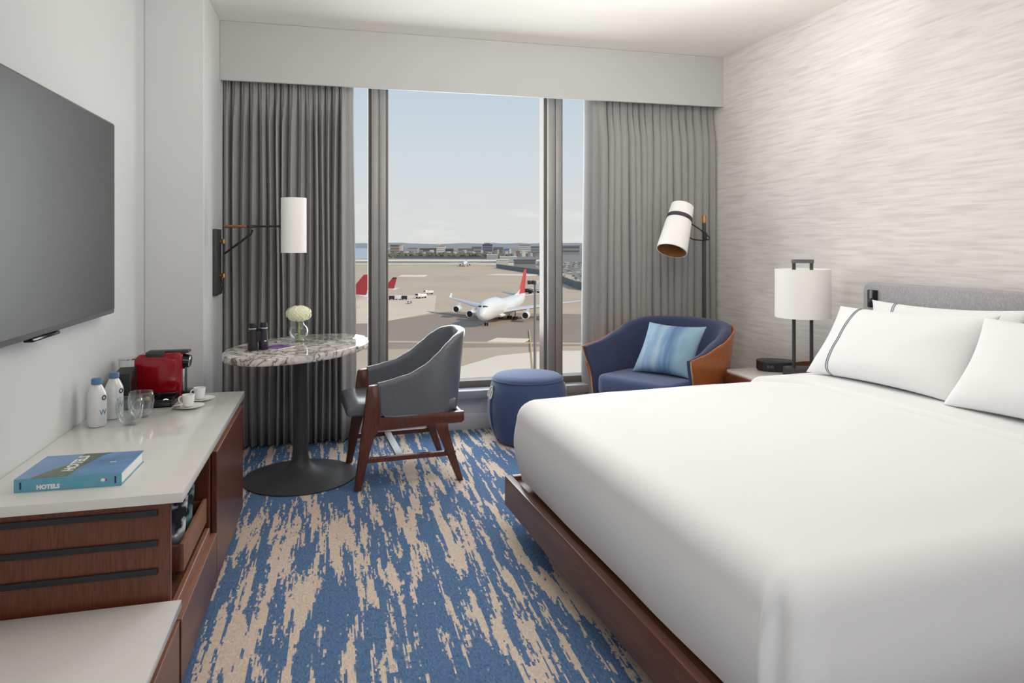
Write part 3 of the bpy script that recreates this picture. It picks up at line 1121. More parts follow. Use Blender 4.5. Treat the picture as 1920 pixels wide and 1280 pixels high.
# printed card lying beside the vase
nb = thing('printed_card', 'small booklet with purple cover lying on the marble table', 'booklet', (-0.315, 4.195, TT), math.radians(-38))
MB().box(-0.062, 0.062, -0.07, 0.07, 0.0, 0.005).done('pages', M['paper'], nb)
m_card = pm('card_print', lin(70, 84, 150), 0.4, var=0.2, scale=14, col2=lin(150, 96, 160), ramp=(0.42, 0.58))
MB().box(-0.0625, 0.0625, -0.0705, 0.0705, 0.005, 0.0062).done('cover', m_card, nb)

# ------------------------------------------------------------------ wall lamp on the column
wl = thing('wall_lamp', 'swing arm wall lamp with white cylinder shade above the marble table', 'lamp', (-0.728, 4.68, 1.26))
def L3(x, y, z): return (x + 0.728, y - 4.68, z - 1.26)
MB().box(0.0, 0.022, -0.10, 0.10, -0.205, 0.208, b=0.002).done('backplate', M['charcoal'], wl)
rod = (-0.686, 4.725)
MB().cyl(L3(rod[0], rod[1], 1.15), L3(rod[0], rod[1], 1.40), 0.006, n=14).done('rod', M['black'], wl)
for z in (1.392, 1.175):
    MB().cyl(L3(rod[0], rod[1], z - 0.013), L3(rod[0], rod[1], z + 0.013), 0.0125, n=20).done('brass_knuckle', M['brass'], wl)
    MB().cyl(L3(-0.71, rod[1], z), L3(rod[0], rod[1], z), 0.006, n=12).done('standoff', M['brass'], wl)
MB().tube([L3(rod[0], rod[1], 1.315), L3(-0.675, 4.722, 1.318), L3(-0.515, 4.665, 1.438), L3(-0.505, 4.66, 1.465)], 0.007, 12).done('strut', M['black'], wl)
MB().tube([L3(-0.54, 4.672, 1.487), L3(-0.33, 4.598, 1.4875)], 0.0065, 12).done('arm', M['black'], wl)
MB().ball(L3(-0.505, 4.66, 1.487), 0.013, 2, (2.0, 1, 0.9)).done('elbow', M['charcoal'], wl)
MB().tube([L3(-0.682, 4.72, 1.488), L3(-0.676, 4.718, 1.488), L3(-0.545, 4.674, 1.488), L3(-0.54, 4.672, 1.488)], [0.008, 0.0105, 0.0105, 0.008], 16).done('grip', M['handle_wood'], wl)
MB().lathe([(0.0775, 0), (0.0775, 0.344), (0.0755, 0.344), (0.0755, 0)], 48, c=L3(-0.251, 4.57, 1.321)).done('shade', M['shade'], wl, smooth=60)
MB().box(-0.0755 + 0.477, 0.0755 + 0.477, -0.114, -0.106, 0.223, 0.231).done('spider', M['black'], wl)
MB().ball(L3(-0.251, 4.57, 1.47), 0.028, 2, (1, 1, 1.2)).done('bulb', M['ceramic'], wl)
MB().tube([L3(-0.704, 4.76, 1.16), L3(-0.70, 4.765, 1.12), L3(-0.702, 4.77, 1.08), L3(-0.704, 4.755, 1.06)], 0.003, 8).done('cord', M['black'], wl)


# ------------------------------------------------------------------ shells for the seats
def shell(plan, zb, zt, t0, t1_, lean, shift, nz=10, roll=True):
    """upright wall following plan points [(x,y,nx,ny,q)], between offsets t0 (outer) and t1 (inner)"""
    P = []
    for (x, y, nx, ny, q) in plan:
        b0, z1 = zb(q, x), zt(q, x)
        t1 = t1_(q) if callable(t1_) else t1_
        sec = []
        def at(off, z):
            k = lean(q) * max(0, z - b0) - off
            return Vector((x + nx * k + shift(q, z), y + ny * k, z))
        for i in range(nz + 1):
            sec.append(at(t0, b0 + (z1 - b0) * i / nz))
        if roll:
            r = (t1 - t0) / 2
            for i in range(1, 8):
                a = PI * i / 8
                sec.append(at(t0 + r - r * math.cos(a), z1 + r * 0.8 * math.sin(a)))
        for i in range(nz + 1):
            sec.append(at(t1, z1 - (z1 - b0) * i / nz))
        P.append(sec)
    m = MB().grid(P, cv=True)
    for row in (P[0], P[-1]):
        vs_ = [m.bm.verts.new(p) for p in row]
        try:
            m.bm.faces.new(vs_)
        except ValueError:
            pass
    bmesh.ops.remove_doubles(m.bm, verts=list(m.bm.verts), dist=1e-5)
    return m


def u_plan(x0, xs, xb, hw, n1=10, n2=36, ex=2.5):
    """U shaped plan open to -x: straight arms from x0 to xs, superelliptic back reaching xb"""
    pts = []
    for i in range(n1):
        pts.append((x0 + (xs - x0) * i / n1, -hw))
    for i in range(n2 + 1):
        a = -PI / 2 + PI * i / n2
        c, s = math.cos(a), math.sin(a)
        pts.append((xs + (xb - xs) * abs(c) ** (2 / ex), hw * (1 if s > 0 else -1) * abs(s) ** (2 / ex)))
    for i in range(n1 - 1, -1, -1):
        pts.append((x0 + (xs - x0) * i / n1, hw))
    cum = [0]
    for p, q in zip(pts, pts[1:]):
        cum.append(cum[-1] + math.dist(p, q))
    out = []
    for i, p in enumerate(pts):
        a, b = pts[max(i - 1, 0)], pts[min(i + 1, len(pts) - 1)]
        d = Vector((b[0] - a[0], b[1] - a[1])).normalized()
        q = cum[i] / cum[-1]
        out.append((p[0], p[1], d.y, -d.x, 1 - abs(2 * q - 1)))   # q: 0 at the arm fronts, 1 at the middle of the back
    return out


def interp(tab, x):
    if x <= tab[0][0]:
        return tab[0][1]
    for (a, va_), (b_, vb) in zip(tab, tab[1:]):
        if x <= b_:
            t = (x - a) / (b_ - a)
            return va_ + (vb - va_) * (t * t * (3 - 2 * t) * 0.35 + t * 0.65)
    return tab[-1][1]


# ------------------------------------------------------------------ desk chair, facing the table
ch = thing('desk_chair', 'walnut armchair with slate leather back, pulled up to the marble table', 'chair', (0.387, 4.246, 0), math.radians(4))
top_tab = [(-0.165, 0.578), (0.0, 0.618), (0.10, 0.668), (0.18, 0.73), (0.24, 0.785), (0.29, 0.825), (0.33, 0.845)]
plan = u_plan(-0.158, 0.06, 0.335, 0.285)
MBs = shell(plan, lambda q, x: 0.402 + 0.012 * (1 - sst(0, 0.06, q)), lambda q, x: interp(top_tab, x), 0.0, 0.042,
            lambda q: 0.02 + 0.10 * sst(0.35, 1, q), lambda q, z: 0.015 * (1 - sst(0, .1, q)) * (z - .4) / .2 * -1)
MBs.done('backrest', M['leather'], ch, smooth=60)
# stitched welt along the shell's front edges
for s in (-1, 1):
    fl = [(-0.16 - 0.0, s * 0.287, 0.58), (-0.157, s * 0.288, 0.50), (-0.153, s * 0.288, 0.43), (-0.135, s * 0.288, 0.408), (-0.09, s * 0.288, 0.402), (0.05, s * 0.287, 0.402)]
    MB().tube(fl, 0.004, 8).done('welt', M['leather'], ch, smooth=60)
    # legs
    y0, y1 = (0.245, 0.285) if s > 0 else (-0.285, -0.245)
    MB().prism([(-0.303, 0), (-0.266, 0), (-0.215, 0.22), (-0.195, 0.29), (-0.165, 0.335), (-0.16, 0.42), (-0.165, 0.578), (-0.17, 0.586), (-0.222, 0.578), (-0.23, 0.57)], 'y', y0, y1, b=0.003).done('front_leg', M['chair_wood'], ch)
    MB().prism([(0.287, 0), (0.32, 0), (0.232, 0.30), (0.228, 0.345), (0.15, 0.345), (0.165, 0.30)], 'y', y0, y1, b=0.003).done('rear_leg', M['chair_wood'], ch)
    MB().prism([(-0.168, 0.328), (0.31, 0.338), (0.325, 0.35), (0.325, 0.402), (-0.163, 0.402)], 'y', y0 + 0.001, y1 - 0.001, b=0.003).done('side_rail', M['chair_wood'], ch)
    yc = s * 0.265
    MB().box(-0.232, 0.275, yc - 0.013, yc + 0.013, 0.150, 0.176, b=0.0012, seg=1).done('side_stretcher', M['chair_wood'], ch)
MB().box(-0.066, -0.022, -0.255, 0.255, 0.155, 0.174, b=0.0012, seg=1).done('cross_stretcher', M['chair_wood'], ch)
MB().box(-0.21, -0.18, -0.245, 0.245, 0.34, 0.40, b=0.002).done('front_rail', M['chair_wood'], ch)
MB().box(0.285, 0.318, -0.245, 0.245, 0.34, 0.40, b=0.002).done('back_rail', M['chair_wood'], ch)
MB().prism([(-0.345, 0.425), (-0.335, 0.405), (0.29, 0.402), (0.29, 0.47), (-0.28, 0.474), (-0.335, 0.462)], 'y', -0.24, 0.24, b=0.014, seg=3).done('seat', M['leather'], ch, smooth=50)

# ------------------------------------------------------------------ ottoman
ot = thing('ottoman', 'round blue fabric ottoman with cream rope ties, beneath the window', 'ottoman', (1.315, 4.70, 0))
MB().lathe([(0, 0), (0.20, 0), (0.215, .006), (0.245, .05), (0.268, .12), (0.281, .20), (0.283, .27), (0.272, .35), (0.255, .41), (0.247, .432)], 56).done('side_cover', M['denim'], ot, smooth=60)
MB().lathe([(0.247, .432), (0.242, .446), (0.225, .458), (0.17, .468), (0.08, .473), (0, .474)], 56).done('top_cover', M['denim'], ot, smooth=60)
MB().tube([(0.2485 * math.cos(a * PI / 32), 0.2485 * math.sin(a * PI / 32), .433) for a in range(64)], 0.004, 6, closed=True).done('seam', M['navy'], ot, smooth=80)
for a, nm in ((math.radians(191), 'l'), (math.radians(11), 'r')):
    ca, sa = math.cos(a), math.sin(a)
    prf = [(0.225, .02), (0.272, .12), (0.285, .20), (0.287, .27), (0.276, .35), (0.262, .40)]
    sm_ = MB().tube([(r * ca, r * sa, z) for r, z in prf], 0.005, 8).done('side_seam', M['navy'], ot, smooth=80)
    sm_['label'] = 'dark piped vertical seam'
    for k, dz in ((-1, 0.0), (1, -0.012)):
        t = [Vector((0.268 * ca, 0.268 * sa, 0.385))]
        loop = []
        for i in range(19):
            u = i / 18 * 2 * PI
            rr = 0.27 + 0.030 * (0.5 - 0.5 * math.cos(u)) + 0.002 * k
            zz = 0.388 + dz - 0.052 * (0.5 - 0.5 * math.cos(u)) + 0.022 * math.sin(u) * 1
            tt = 0.02 * k * math.sin(u / 2)
            loop.append((rr * ca - tt * sa, rr * sa + tt * ca, zz))
        MB().tube(loop, 0.0042, 8).done('rope_tie', M['rope'], ot, smooth=80)

# ------------------------------------------------------------------ tub armchair
ac = thing('tub_armchair', 'blue tub armchair with cognac leather outside, in the corner by the bed', 'armchair', (2.19, 4.345, 0), math.radians(29))
planA = u_plan(-0.36, -0.02, 0.325, 0.385, n1=12, n2=44, ex=2.3)
topA = [(-0.36, 0.66), (-0.2, 0.678), (0.0, 0.73), (0.13, 0.785), (0.23, 0.812), (0.325, 0.82)]
def shA(q, z): return (1 - sst(0, 0.16, q)) * (0.075 * (1 - sst(0.42, 0.70, z)) + 0.02 * (1 - sst(.1, .4, z)))
leanA = lambda q: 0.10 + 0.05 * sst(0.3, 1, q)
shell(planA, lambda q, x: 0.13, lambda q, x: interp(topA, x) + 0.004, 0.0, 0.014, leanA, shA, nz=14).done('outer_shell', M['cognac'], ac, smooth=60)
shell(planA, lambda q, x: 0.16, lambda q, x: interp(topA, x), 0.015, lambda q: 0.034 + 0.051 * sst(0.0, 0.45, q), leanA, shA, nz=14).done('upholstered_back', M['navy_shaded'], ac, smooth=60)
MB().prism([(-0.36, -0.29), (-0.05, -0.295), (0.16, -0.23), (0.23, -0.11), (0.23, 0.11), (0.16, 0.23), (-0.05, 0.295), (-0.36, 0.29), (-0.40, 0.25), (-0.40, -0.25)], 'z', 0.36, 0.495, b=0.035, seg=4).done('seat_cushion', M['navy'], ac, smooth=60)
MB().prism([(-0.35, -0.295), (0.0, -0.3), (0.17, -0.22), (0.22, 0), (0.17, 0.22), (0.0, 0.3), (-0.35, 0.295)], 'z', 0.14, 0.36, b=0.01).done('seat_base', M['navy'], ac)
for s in (-1, 1):
    pts = []
    for i in range(13):
        z = 0.15 + (0.66 - 0.15) * i / 12
        k_ = leanA(0) * (z - 0.13) - 0.007
        pts.append((-0.36 + shA(0, z) - 0.004, s * (0.385 + k_), z))
    MB().tube(pts, 0.0042, 8).done('edge_piping', M['tan'], ac, smooth=80)
for x, y in ((-0.26, -0.26), (-0.26, 0.26), (0.2, -0.2), (0.2, 0.2)):
    MB().tube([(x, y, 0.145), (x * 1.1, y * 1.1, 0)], [0.02, 0.013], 14).done('leg', M['chair_wood'], ac)


# ------------------------------------------------------------------ pillows
def pillow_mesh(c, T, nrm, pin=0.07, n=28, seed=0, origin=Vector((0, 0, 0)), sag=0.0, pw=0.55, flat=3.0):
    """c = bottom-left, bottom-right, top-left, top-right; returns (front grid, back grid)"""
    c = [Vector(q) - origin for q in c]
    nrm = Vector(nrm).normalized()
    F, Bk = [], []
    for i in range(n + 1):
        rf, rb = [], []
        for j in range(n + 1):
            s, t = math.sin((i / n - .5) * PI), math.sin((j / n - .5) * PI)
            s2 = s * (1 - pin * (1 - t * t))
            t2 = t * (1 - pin * (1 - s * s))
            u, v = (s2 + 1) / 2, (t2 + 1) / 2
            p = c[0] * (1 - u) * (1 - v) + c[1] * u * (1 - v) + c[2] * (1 - u) * v + c[3] * u * v
            h = T * (max(0, 1 - abs(s) ** flat) * max(0, 1 - abs(t) ** flat)) ** pw
            h *= 1 - sag * t * 0.5
            h += 0.006 * mnoise.noise(Vector((s * 2.2 + seed, t * 2.6, seed))) * (1 - max(abs(s), abs(t)) ** 4)
            rf.append(p + nrm * h)
            rb.append(p - nrm * h)
        F.append(rf)
        Bk.append(rb)
    return F, Bk


def pillow(name, label, cat, c, T, nrm, mat, group=None, seed=0, pin=0.07, stripe=None, uv=False, sag=0.3, pw=0.55):
    org = (Vector(c[0]) + Vector(c[1])) / 2
    root = thing(name, label, cat, tuple(org), 0, group)
    F, Bk = pillow_mesh(c, T, nrm, pin, 28, seed, org, sag, pw)
    b = MB().grid(F)
    b.grid([r[::-1] for r in Bk])
    bmesh.ops.remove_doubles(b.bm, verts=list(b.bm.verts), dist=1e-5)
    o = b.done('cover', mat, root, smooth=75)
    if uv:
        me = o.data
        ul = me.uv_layers.new(name='uv')
        e1 = (Vector(c[1]) - Vector(c[0]))
        e2 = (Vector(c[2]) - Vector(c[0]))
        o0 = Vector(c[0]) - org
        for lp in me.loops:
            d = me.vertices[lp.vertex_index].co - o0
            ul.data[lp.index].uv = (d.dot(e1) / e1.length_squared, d.dot(e2) / e2.length_squared)
    if stripe is not None:
        i0 = stripe
        nn = Vector(nrm).normalized()
        for k, off in enumerate((0.0, 0.012)):
            row = []
            for j in range(len(F[0])):
                p, q = Vector(F[i0][j]), Vector(F[i0 + 1][j])
                d = (q - p)
                row.append(p + d.normalized() * off + nn * (0.0012))
            MB().tube(row, 0.0022, 6).done('piping', M['piping'], root, smooth=80)
    return root


m_wc = mat_stripes('watercolour_cushion', [(0.0, lin(145, 177, 202)), (0.14, lin(164, 191, 211)), (0.27, lin(132, 164, 196)), (0.40, lin(168, 190, 206)), (0.52, lin(126, 157, 193)),
                                           (0.60, lin(91, 122, 167)), (0.68, lin(111, 148, 181)), (0.80, lin(138, 173, 196)), (1.0, lin(153, 185, 203))], (7, 1.1, 1))
pillow('throw_cushion', 'square light blue watercolour striped cushion on the tub armchair', 'cushion',
       [(1.99, 4.43, 0.497), (2.235, 4.07, 0.497), (2.165, 4.53, 0.822), (2.41, 4.17, 0.822)], 0.075, (-0.78, -0.51, 0.36), m_wc, seed=3, pin=0.09, uv=True)

# ------------------------------------------------------------------ floor lamp behind the armchair
fl = thing('floor_lamp', 'floor lamp with tilted white cone shade behind the blue armchair', 'lamp', (2.705, 4.72, 0))
MB().lathe([(0, 0), (0.13, 0), (0.13, .012), (0.12, .018), (0.02, .02), (0, .02)], 40).done('base', M['charcoal'], fl)
MB().cyl((0, 0, 0.018), (0, 0, 1.54), 0.0145, n=18).done('pole', M['charcoal'], fl)
MB().lathe([(0, 0), (0.016, 0), (0.016, .054), (0.014, .056), (0, .056)], 20, c=(0, 0, 1.535)).done('brass_finial', M['brass'], fl)
C0 = Vector((2.418 - 2.705, 4.60 - 4.72, 1.489))
ax = Vector((-0.382, -0.284, -0.88)).normalized()
Rm = ax.to_track_quat('Z', 'X').to_matrix().to_4x4()
T4 = Matrix.Translation(C0) @ Rm
h2 = 0.186
MB().lathe([(0.083, -h2), (0.111, h2), (0.104, h2), (0.080, -h2 + .004), (0, -h2 + .004), (0, -h2), (0.083, -h2)], 56, M=T4).done('shade', M['shade'], fl, smooth=50)
MB().lathe([(0.1035, h2 - 0.0005), (0.0795, -h2 + .006), (0, -h2 + .006)], 56, M=T4).done('shade_lining', M['shade_in'], fl, smooth=50)
def rat(z): return 0.083 + (z + h2) / (2 * h2) * 0.028
z0, z1 = -h2 + 0.093, -h2 + 0.125
MB().lathe([(rat(z0) + .0008, z0), (rat(z0) + .003, z0), (rat(z1) + .003, z1), (rat(z1) + .0008, z1)], 56, M=T4).done('band', M['charcoal'], fl, smooth=50)
pb = Vector((-0.075, -0.005, 1.52))
side = (pb - (C0 + ax * (z0 + z1) / 2)).normalized()
k0 = C0 + ax * ((z0 + z1) / 2) + side * 0.095
MB().tube([k0, k0 + side * 0.035], 0.012, 16).done('brass_knob', M['brass'], fl)
MB().tube([k0 + side * 0.03, (-0.06, 0, 1.50), (0.0, -0.016, 1.455), (0.035, -0.016, 1.425), (0.035, -0.016, 1.41), (-0.02, -0.018, 1.40), (-0.10, -0.01, 1.41), C0 + ax * 0.03 + side * 0.085], 0.0048, 10).done('bracket', M['black'], fl, smooth=70)
MB().box(-0.014, 0.014, -0.022, -0.012, 1.41, 1.46, b=0.003).done('clamp', M['black'], fl)
MB().tube([(-0.014, 0.0, 0.78), (-0.03, 0, 0.785)], 0.006, 10).done('switch', M['black'], fl)
# ------------------------------------------------------------------ bed
BT = math.radians(3.6)
BO = Vector((0.80, 3.28, 0))
bed = thing('bed', 'king bed with dark wood frame and grey woven headboard, on the right', 'bed', tuple(BO), BT)
BW, BL = 2.03, 2.03           # across (local -y), along (local +x, towards the headboard)


def bb(name, m, x0, x1, y0, y1, z0, z1, b=0.004, seg=2, parent=None):
    return MB().box(x0, x1, y0, y1, z0, z1, b=b, seg=seg).done(name, m, parent or bed)


bb('foot_rail', M['bed_wood'], 0.0, 0.036, -BW, 0.0, 0.108, 0.252, b=0.006)
bb('side_rail', M['bed_wood'], 0.036, BL, -0.036, 0.0, 0.108, 0.252, b=0.006)
bb('side_rail', M['bed_wood'], 0.036, BL, -BW, -BW + 0.036, 0.108, 0.252, b=0.006)
bb('platform', M['bed_wood'], 0.036, BL, -BW + 0.036, -0.036, 0.19, 0.235)
bb('plinth', M['black_matte'], 0.25, BL - 0.1, -BW + 0.25, -0.25, 0.0, 0.19)
bb('mattress', M['linen'], 0.085, BL - 0.005, -BW + 0.085, -0.085, 0.235, 0.50, b=0.05, seg=4)
# headboard with rounded top corners
hb = []
r = 0.05
yL, yR, zT = -0.15, -BW + 0.03, 1.165
for k in range(7):
    a = PI - k * PI / 12
    hb.append((-(yL - r) + r * math.cos(a), zT - r + r * math.sin(a)))
for k in range(7):
    a = PI / 2 - k * PI / 12
    hb.append((-yR - r + r * math.cos(a), zT - r + r * math.sin(a)))
hb += [(-yR, 0.02), (-yL, 0.02)]
hbp = [(-p[0], p[1]) for p in hb]
MB().prism(hbp, 'x', BL + 0.012, BL + 0.075, b=0.012, seg=3).done('headboard', M['headboard'], bed, smooth=45)
sw = bb('reading_panel', M['black_gloss'], BL - 0.0, BL + 0.013, -0.255, -0.195, 1.03, 1.125, b=0.002)
sw['label'] = 'black switch panel in the headboard corner'
MB().ball((BL - 0.008, -0.232, 1.063), 0.018, 2, (0.9, 1, 1)).done('reading_light', M['black'], sw)

# ---- duvet: one sheet, folded down over the far side, the foot and the near side
def duvet_point(x, y, ztop, r, drop, bulge, rect, crown=0.03, seed=0.0, amp=0.004):
    """x along the bed, y across (both local); points outside rect fold down"""
    x0, y0, y1 = rect               # foot edge, near edge (min), far edge (max)
    dx = min(0.0, x - x0)
    dy = min(0.0, y - y0) + max(0.0, y - y1)
    d = math.hypot(dx, dy)
    cx, cy = max(x, x0), max(y0, min(y, y1))
    zc = ztop + crown * sst(0, 0.45, cx - x0) * sst(-0.12, 0.22, min(cy - y0, y1 - cy))
    zc += amp * mnoise.noise(Vector((cx * 2.1 + seed, cy * 1.7, 0.3))) + amp * 0.4 * mnoise.noise(Vector((cx * 6, cy * 5, seed)))
    if d < 1e-6:
        return Vector((cx, cy, zc))
    nx, ny = dx / d, dy / d
    d = min(d, drop)
    q = r * PI / 2
    if d < q:
        h, vv = r * math.sin(d / r), -r * (1 - math.cos(d / r))
    else:
        h, vv = r, -(r + d - q)
        t = (d - q) / max(1e-6, drop - q)
        h += bulge * math.sin(PI * min(1, t * 1.05)) - 0.02 * t
        a = cx * 3.1 if abs(ny) > abs(nx) else cy * 2.7
        h += 0.007 * t * mnoise.noise(Vector((a, t * 1.5, seed + 2)))
        # soft crease where foot and side drop meet at the near corner
    corner = abs(nx) * abs(ny) * 2
    h *= 1 + 0.10 * corner
    if dy < 0 and dx < 0:
        ang = math.atan2(-dy, -dx)
        h += 0.020 * math.exp(-((ang - 0.16) / 0.12) ** 2) * sst(0.25, 1.0, d / q) - 0.022 * math.exp(-((ang - 0.42) / 0.14) ** 2) * sst(0.25, 1.0, d / q)
    return Vector((cx + nx * h, cy + ny * h, zc + vv))


RAD = 0.10
RECT = (0.03 + RAD, -BW + 0.035 + RAD, -0.035 - RAD)
ZT = 0.640
DROP = RAD * PI / 2 + (ZT - RAD - 0.262)


def sheet(rect, ztop, r, drop, xa, xb, seed, nx=90, ny=130, bulge=0.022, wavy=0.0, crown=0.03):
    P = []
    q = drop
    xs = [xa + (xb - xa) * i / nx for i in range(nx + 1)]
    y_lo, y_hi = rect[1] - q, rect[2] + q
    ys = [y_lo + (y_hi - y_lo) * j / ny for j in range(ny + 1)]
    for x in xs:
        P.append([duvet_point(x, y, ztop, r, drop, bulge, rect, crown, seed) for y in ys])
    return P


du = thing('duvet', 'smooth white duvet covering the bed from the foot end', 'duvet', (BO.x, BO.y, 0.262), BT)
P = sheet(RECT, ZT, RAD, DROP, RECT[0] - DROP, 1.60, 1.3)
P = [[p - Vector((0, 0, 0.262)) for p in r_] for r_ in P]
o = MB().grid(P).done('duvet_cover', M['linen'], du, smooth=0, merge=1e-5)
for p_ in o.data.polygons:
    p_.use_smooth = True

# ---- folded back sheet band across the bed under the pillows
fs = thing('folded_sheet', 'white top sheet folded back in a band below the pillows', 'sheet', (BO.x, BO.y, 0.262), BT)
P = []
nx, ny = 40, 110
r2 = RAD + 0.014
rect2 = (-5, RECT[1], RECT[2])
drop2 = DROP - 0.10
for i in range(nx + 1):
    row = []
    for j in range(ny + 1):
        y = rect2[1] - drop2 + (rect2[2] - rect2[1] + 2 * drop2) * j / ny
        t = (i / nx) ** 3
        edge = 1.475 - 0.10 * sst(-0.45, 0.05, y) + 0.01 * mnoise.noise(Vector((y * 2, 0, 0)))
        x = edge + (2.02 - edge) * t
        th = 0.030 * math.sqrt(max(0.0, 1 - (1 - min(1, t * (2.02 - edge) / 0.010)) ** 2))
        p = duvet_point(x, y, ZT + th - 0.004, RAD + 0.003 + 0.8 * th, drop2, 0.022, rect2, 0.03, 1.3)
        row.append(p - Vector((0, 0, 0.262)))
    P.append(row)
o = MB().grid(P).done('sheet_band', M['linen'], fs, smooth=0)
for p_ in o.data.polygons:
    p_.use_smooth = True

# ---- four pillows (bottom-left, bottom-right, top-left, top-right)
ZP = 0.690
pillow('bed_pillow', 'white pillow leaning in back at the window side, mostly hidden by the front one', 'pillow',
       [(2.715, 3.13, ZP), (2.775, 2.32, ZP), (2.815, 3.15, 1.075), (2.855, 2.30, 1.095)], 0.06, (-0.97, 0.03, 0.25), M['linen'], seed=1, pin=0.10, stripe=8)
pillow('bed_pillow', 'white pillow leaning in back at the right edge of the photo', 'pillow',
       [(2.775, 2.24, ZP), (2.835, 1.43, ZP), (2.86, 2.25, 1.085), (2.91, 1.40, 1.10)], 0.06, (-0.97, 0.03, 0.25), M['linen'], seed=2, pin=0.10, stripe=8)
pillow('bed_pillow', 'big white front pillow nearest the table lamp, with grey piping line', 'pillow',
       [(2.44, 3.20, ZP + .004), (2.56, 2.36, ZP + .004), (2.63, 3.17, 1.045), (2.70, 2.30, 1.08)], 0.10, (-0.92, 0.06, 0.38), M['linen'], seed=3, pin=0.10, stripe=8)
pillow('bed_pillow', 'white front pillow at the right, overlapping the piped front pillow', 'pillow',
       [(2.50, 2.40, ZP + .006), (2.57, 1.56, ZP + .006), (2.64, 2.33, 1.07), (2.72, 1.50, 1.08)], 0.10, (-0.92, 0.06, 0.38), M['linen'], seed=4, pin=0.10, stripe=None)

# ------------------------------------------------------------------ nightstand with lamp and clock
ns = thing('nightstand', 'walnut bedside cabinet with inset white top, between bed and armchair', 'nightstand', (2.68, 3.74, 0))
def rrect(x0, x1, y0, y1, r, n=6):
    out = []
    for cx, cy, a0 in ((x1 - r, y1 - r, 0), (x0 + r, y1 - r, PI / 2), (x0 + r, y0 + r, PI), (x1 - r, y0 + r, 1.5 * PI)):
        for k in range(n + 1):
            a = a0 + k * PI / 2 / n
            out.append((cx + r * math.cos(a), cy + r * math.sin(a)))
    return out
MB().prism(rrect(-0.27, 0.27, -0.27, 0.255, 0.06), 'z', 0.10, 0.556, b=0.003).done('carcass', M['wood_h'], ns)
MB().prism(rrect(-0.257, 0.262, -0.26, 0.245, 0.05), 'z', 0.556, 0.571, b=0.003).done('stone_top', M['quartz'], ns)
MB().box(-0.276, -0.27, -0.20, 0.22, 0.33, 0.53, b=0.002).done('drawer_front', M['wood'], ns)
for x, y in ((-0.2, -0.2), (-0.2, 0.22), (0.2, -0.2), (0.2, 0.22)):
    MB().tube([(x, y, 0.10), (x, y, 0)], [0.018, 0.014], 12).done('leg', M['black'], ns)
gal = [(-0.26, 0.556), (0.245, 0.556), (0.245, 0.58)] + [(0.245 - 0.505 * i / 14, 0.582 + 0.052 * math.sin(PI * (0.08 + 0.84 * i / 14)) ** 1.2) for i in range(15)]
MB().prism(gal, 'x', 0.255, 0.272, b=0.002).done('back_gallery', M['wood_h'], ns)

tl = thing('table_lamp', 'bedside table lamp with white drum shade and twin black posts', 'lamp', (2.72, 3.60, 0.571), math.radians(-16))
MB().prism([(-0.10, -0.05), (-0.075, -0.075), (0.075, -0.075), (0.10, -0.05), (0.10, 0.05), (0.075, 0.075), (-0.075, 0.075), (-0.10, 0.05)], 'z', 0.0, 0.062, b=0.003).done('base', M['charcoal'], tl)
MB().box(-0.052, -0.034, -0.0765, -0.0745, 0.012, 0.024, b=0.0006, seg=1).done('switch', M['black_gloss'], tl)
for x in (-0.052, 0.052):
    MB().cyl((x, 0, 0.06), (x, 0, 0.695), 0.0105, n=16).done('post', M['charcoal'], tl)
MB().box(-0.064, 0.064, -0.011, 0.011, 0.69, 0.712, b=0.002).done('handle', M['bezel'], tl)
MB().lathe([(0.157, 0.366), (0.157, 0.655), (0.154, 0.655), (0.154, 0.366)], 64).done('shade', M['shade'], tl, smooth=50)
MB().lathe([(0, 0.645), (0.154, 0.645), (0.154, 0.648), (0, 0.648)], 48).done('diffuser', M['shade'], tl, smooth=50)

ck = thing('clock_radio', 'small black clock radio on the nightstand behind the lamp', 'clock', (2.73, 3.88, 0.571), math.radians(-30))
MB().prism(rrect(-0.115, 0.115, -0.085, 0.085, 0.07, 8), 'z', 0.0, 0.062, b=0.008, seg=3).done('body', M['black'], ck, smooth=50)
MB().lathe([(0.05, 0.0615), (0.054, 0.064), (0.058, 0.0615)], 36).done('top_ring', M['charcoal'], ck)
MB().box(-0.085, 0.005, -0.0865, -0.0845, 0.012, 0.05, b=0.001, seg=1).done('display', M['black_gloss'], ck)
text_mesh('digits', '8:45', 0.024, 0.0003, M['bezel'], ck, Matrix.Translation((-0.036, -0.0868, 0.031)) @ RX)
# ------------------------------------------------------------------ the airfield, 32 m below the camera
GZ = CAM_H - 32.0
FW = Vector((math.sin(YAW), math.cos(YAW), 0))
RT = Vector((math.cos(YAW), -math.sin(YAW), 0))


def W_(dist, lat, z=0.0):
    p = FW * dist + RT * lat
    return Vector((p.x, p.y, GZ + z))


X_ = {}
X_['asphalt'] = pm('asphalt', lin(213, 187, 160), 0.95, var=0.07, scale=0.02, stretch=(1, 1, 1), detail=7, spec=0.1)
X_['taxi'] = pm('taxiway_asphalt', lin(174, 153, 134), 0.95, var=0.06, scale=0.03, detail=7, spec=0.1)
X_['concrete'] = pm('apron_concrete', lin(238, 214, 186), 0.95, var=0.04, scale=0.04, detail=6, spec=0.1)
X_['pale'] = pm('pale_concrete', lin(254, 231, 204), 0.95, var=0.03, scale=0.05, spec=0.1)
X_['grass'] = pm('dry_grass', lin(196, 184, 152), 1.0, var=0.08, scale=0.03, spec=0.05)
X_['land'] = pm('far_land', lin(158, 150, 142), 1.0, var=0.15, scale=0.012, spec=0.05)
X_['water'] = pm('bay_water', lin(168, 178, 184), 0.3, var=0.03, scale=0.01)
X_['hill'] = pm('hazy_hills', lin(164, 163, 162), 1.0, var=0.05, scale=0.004, spec=0.0)
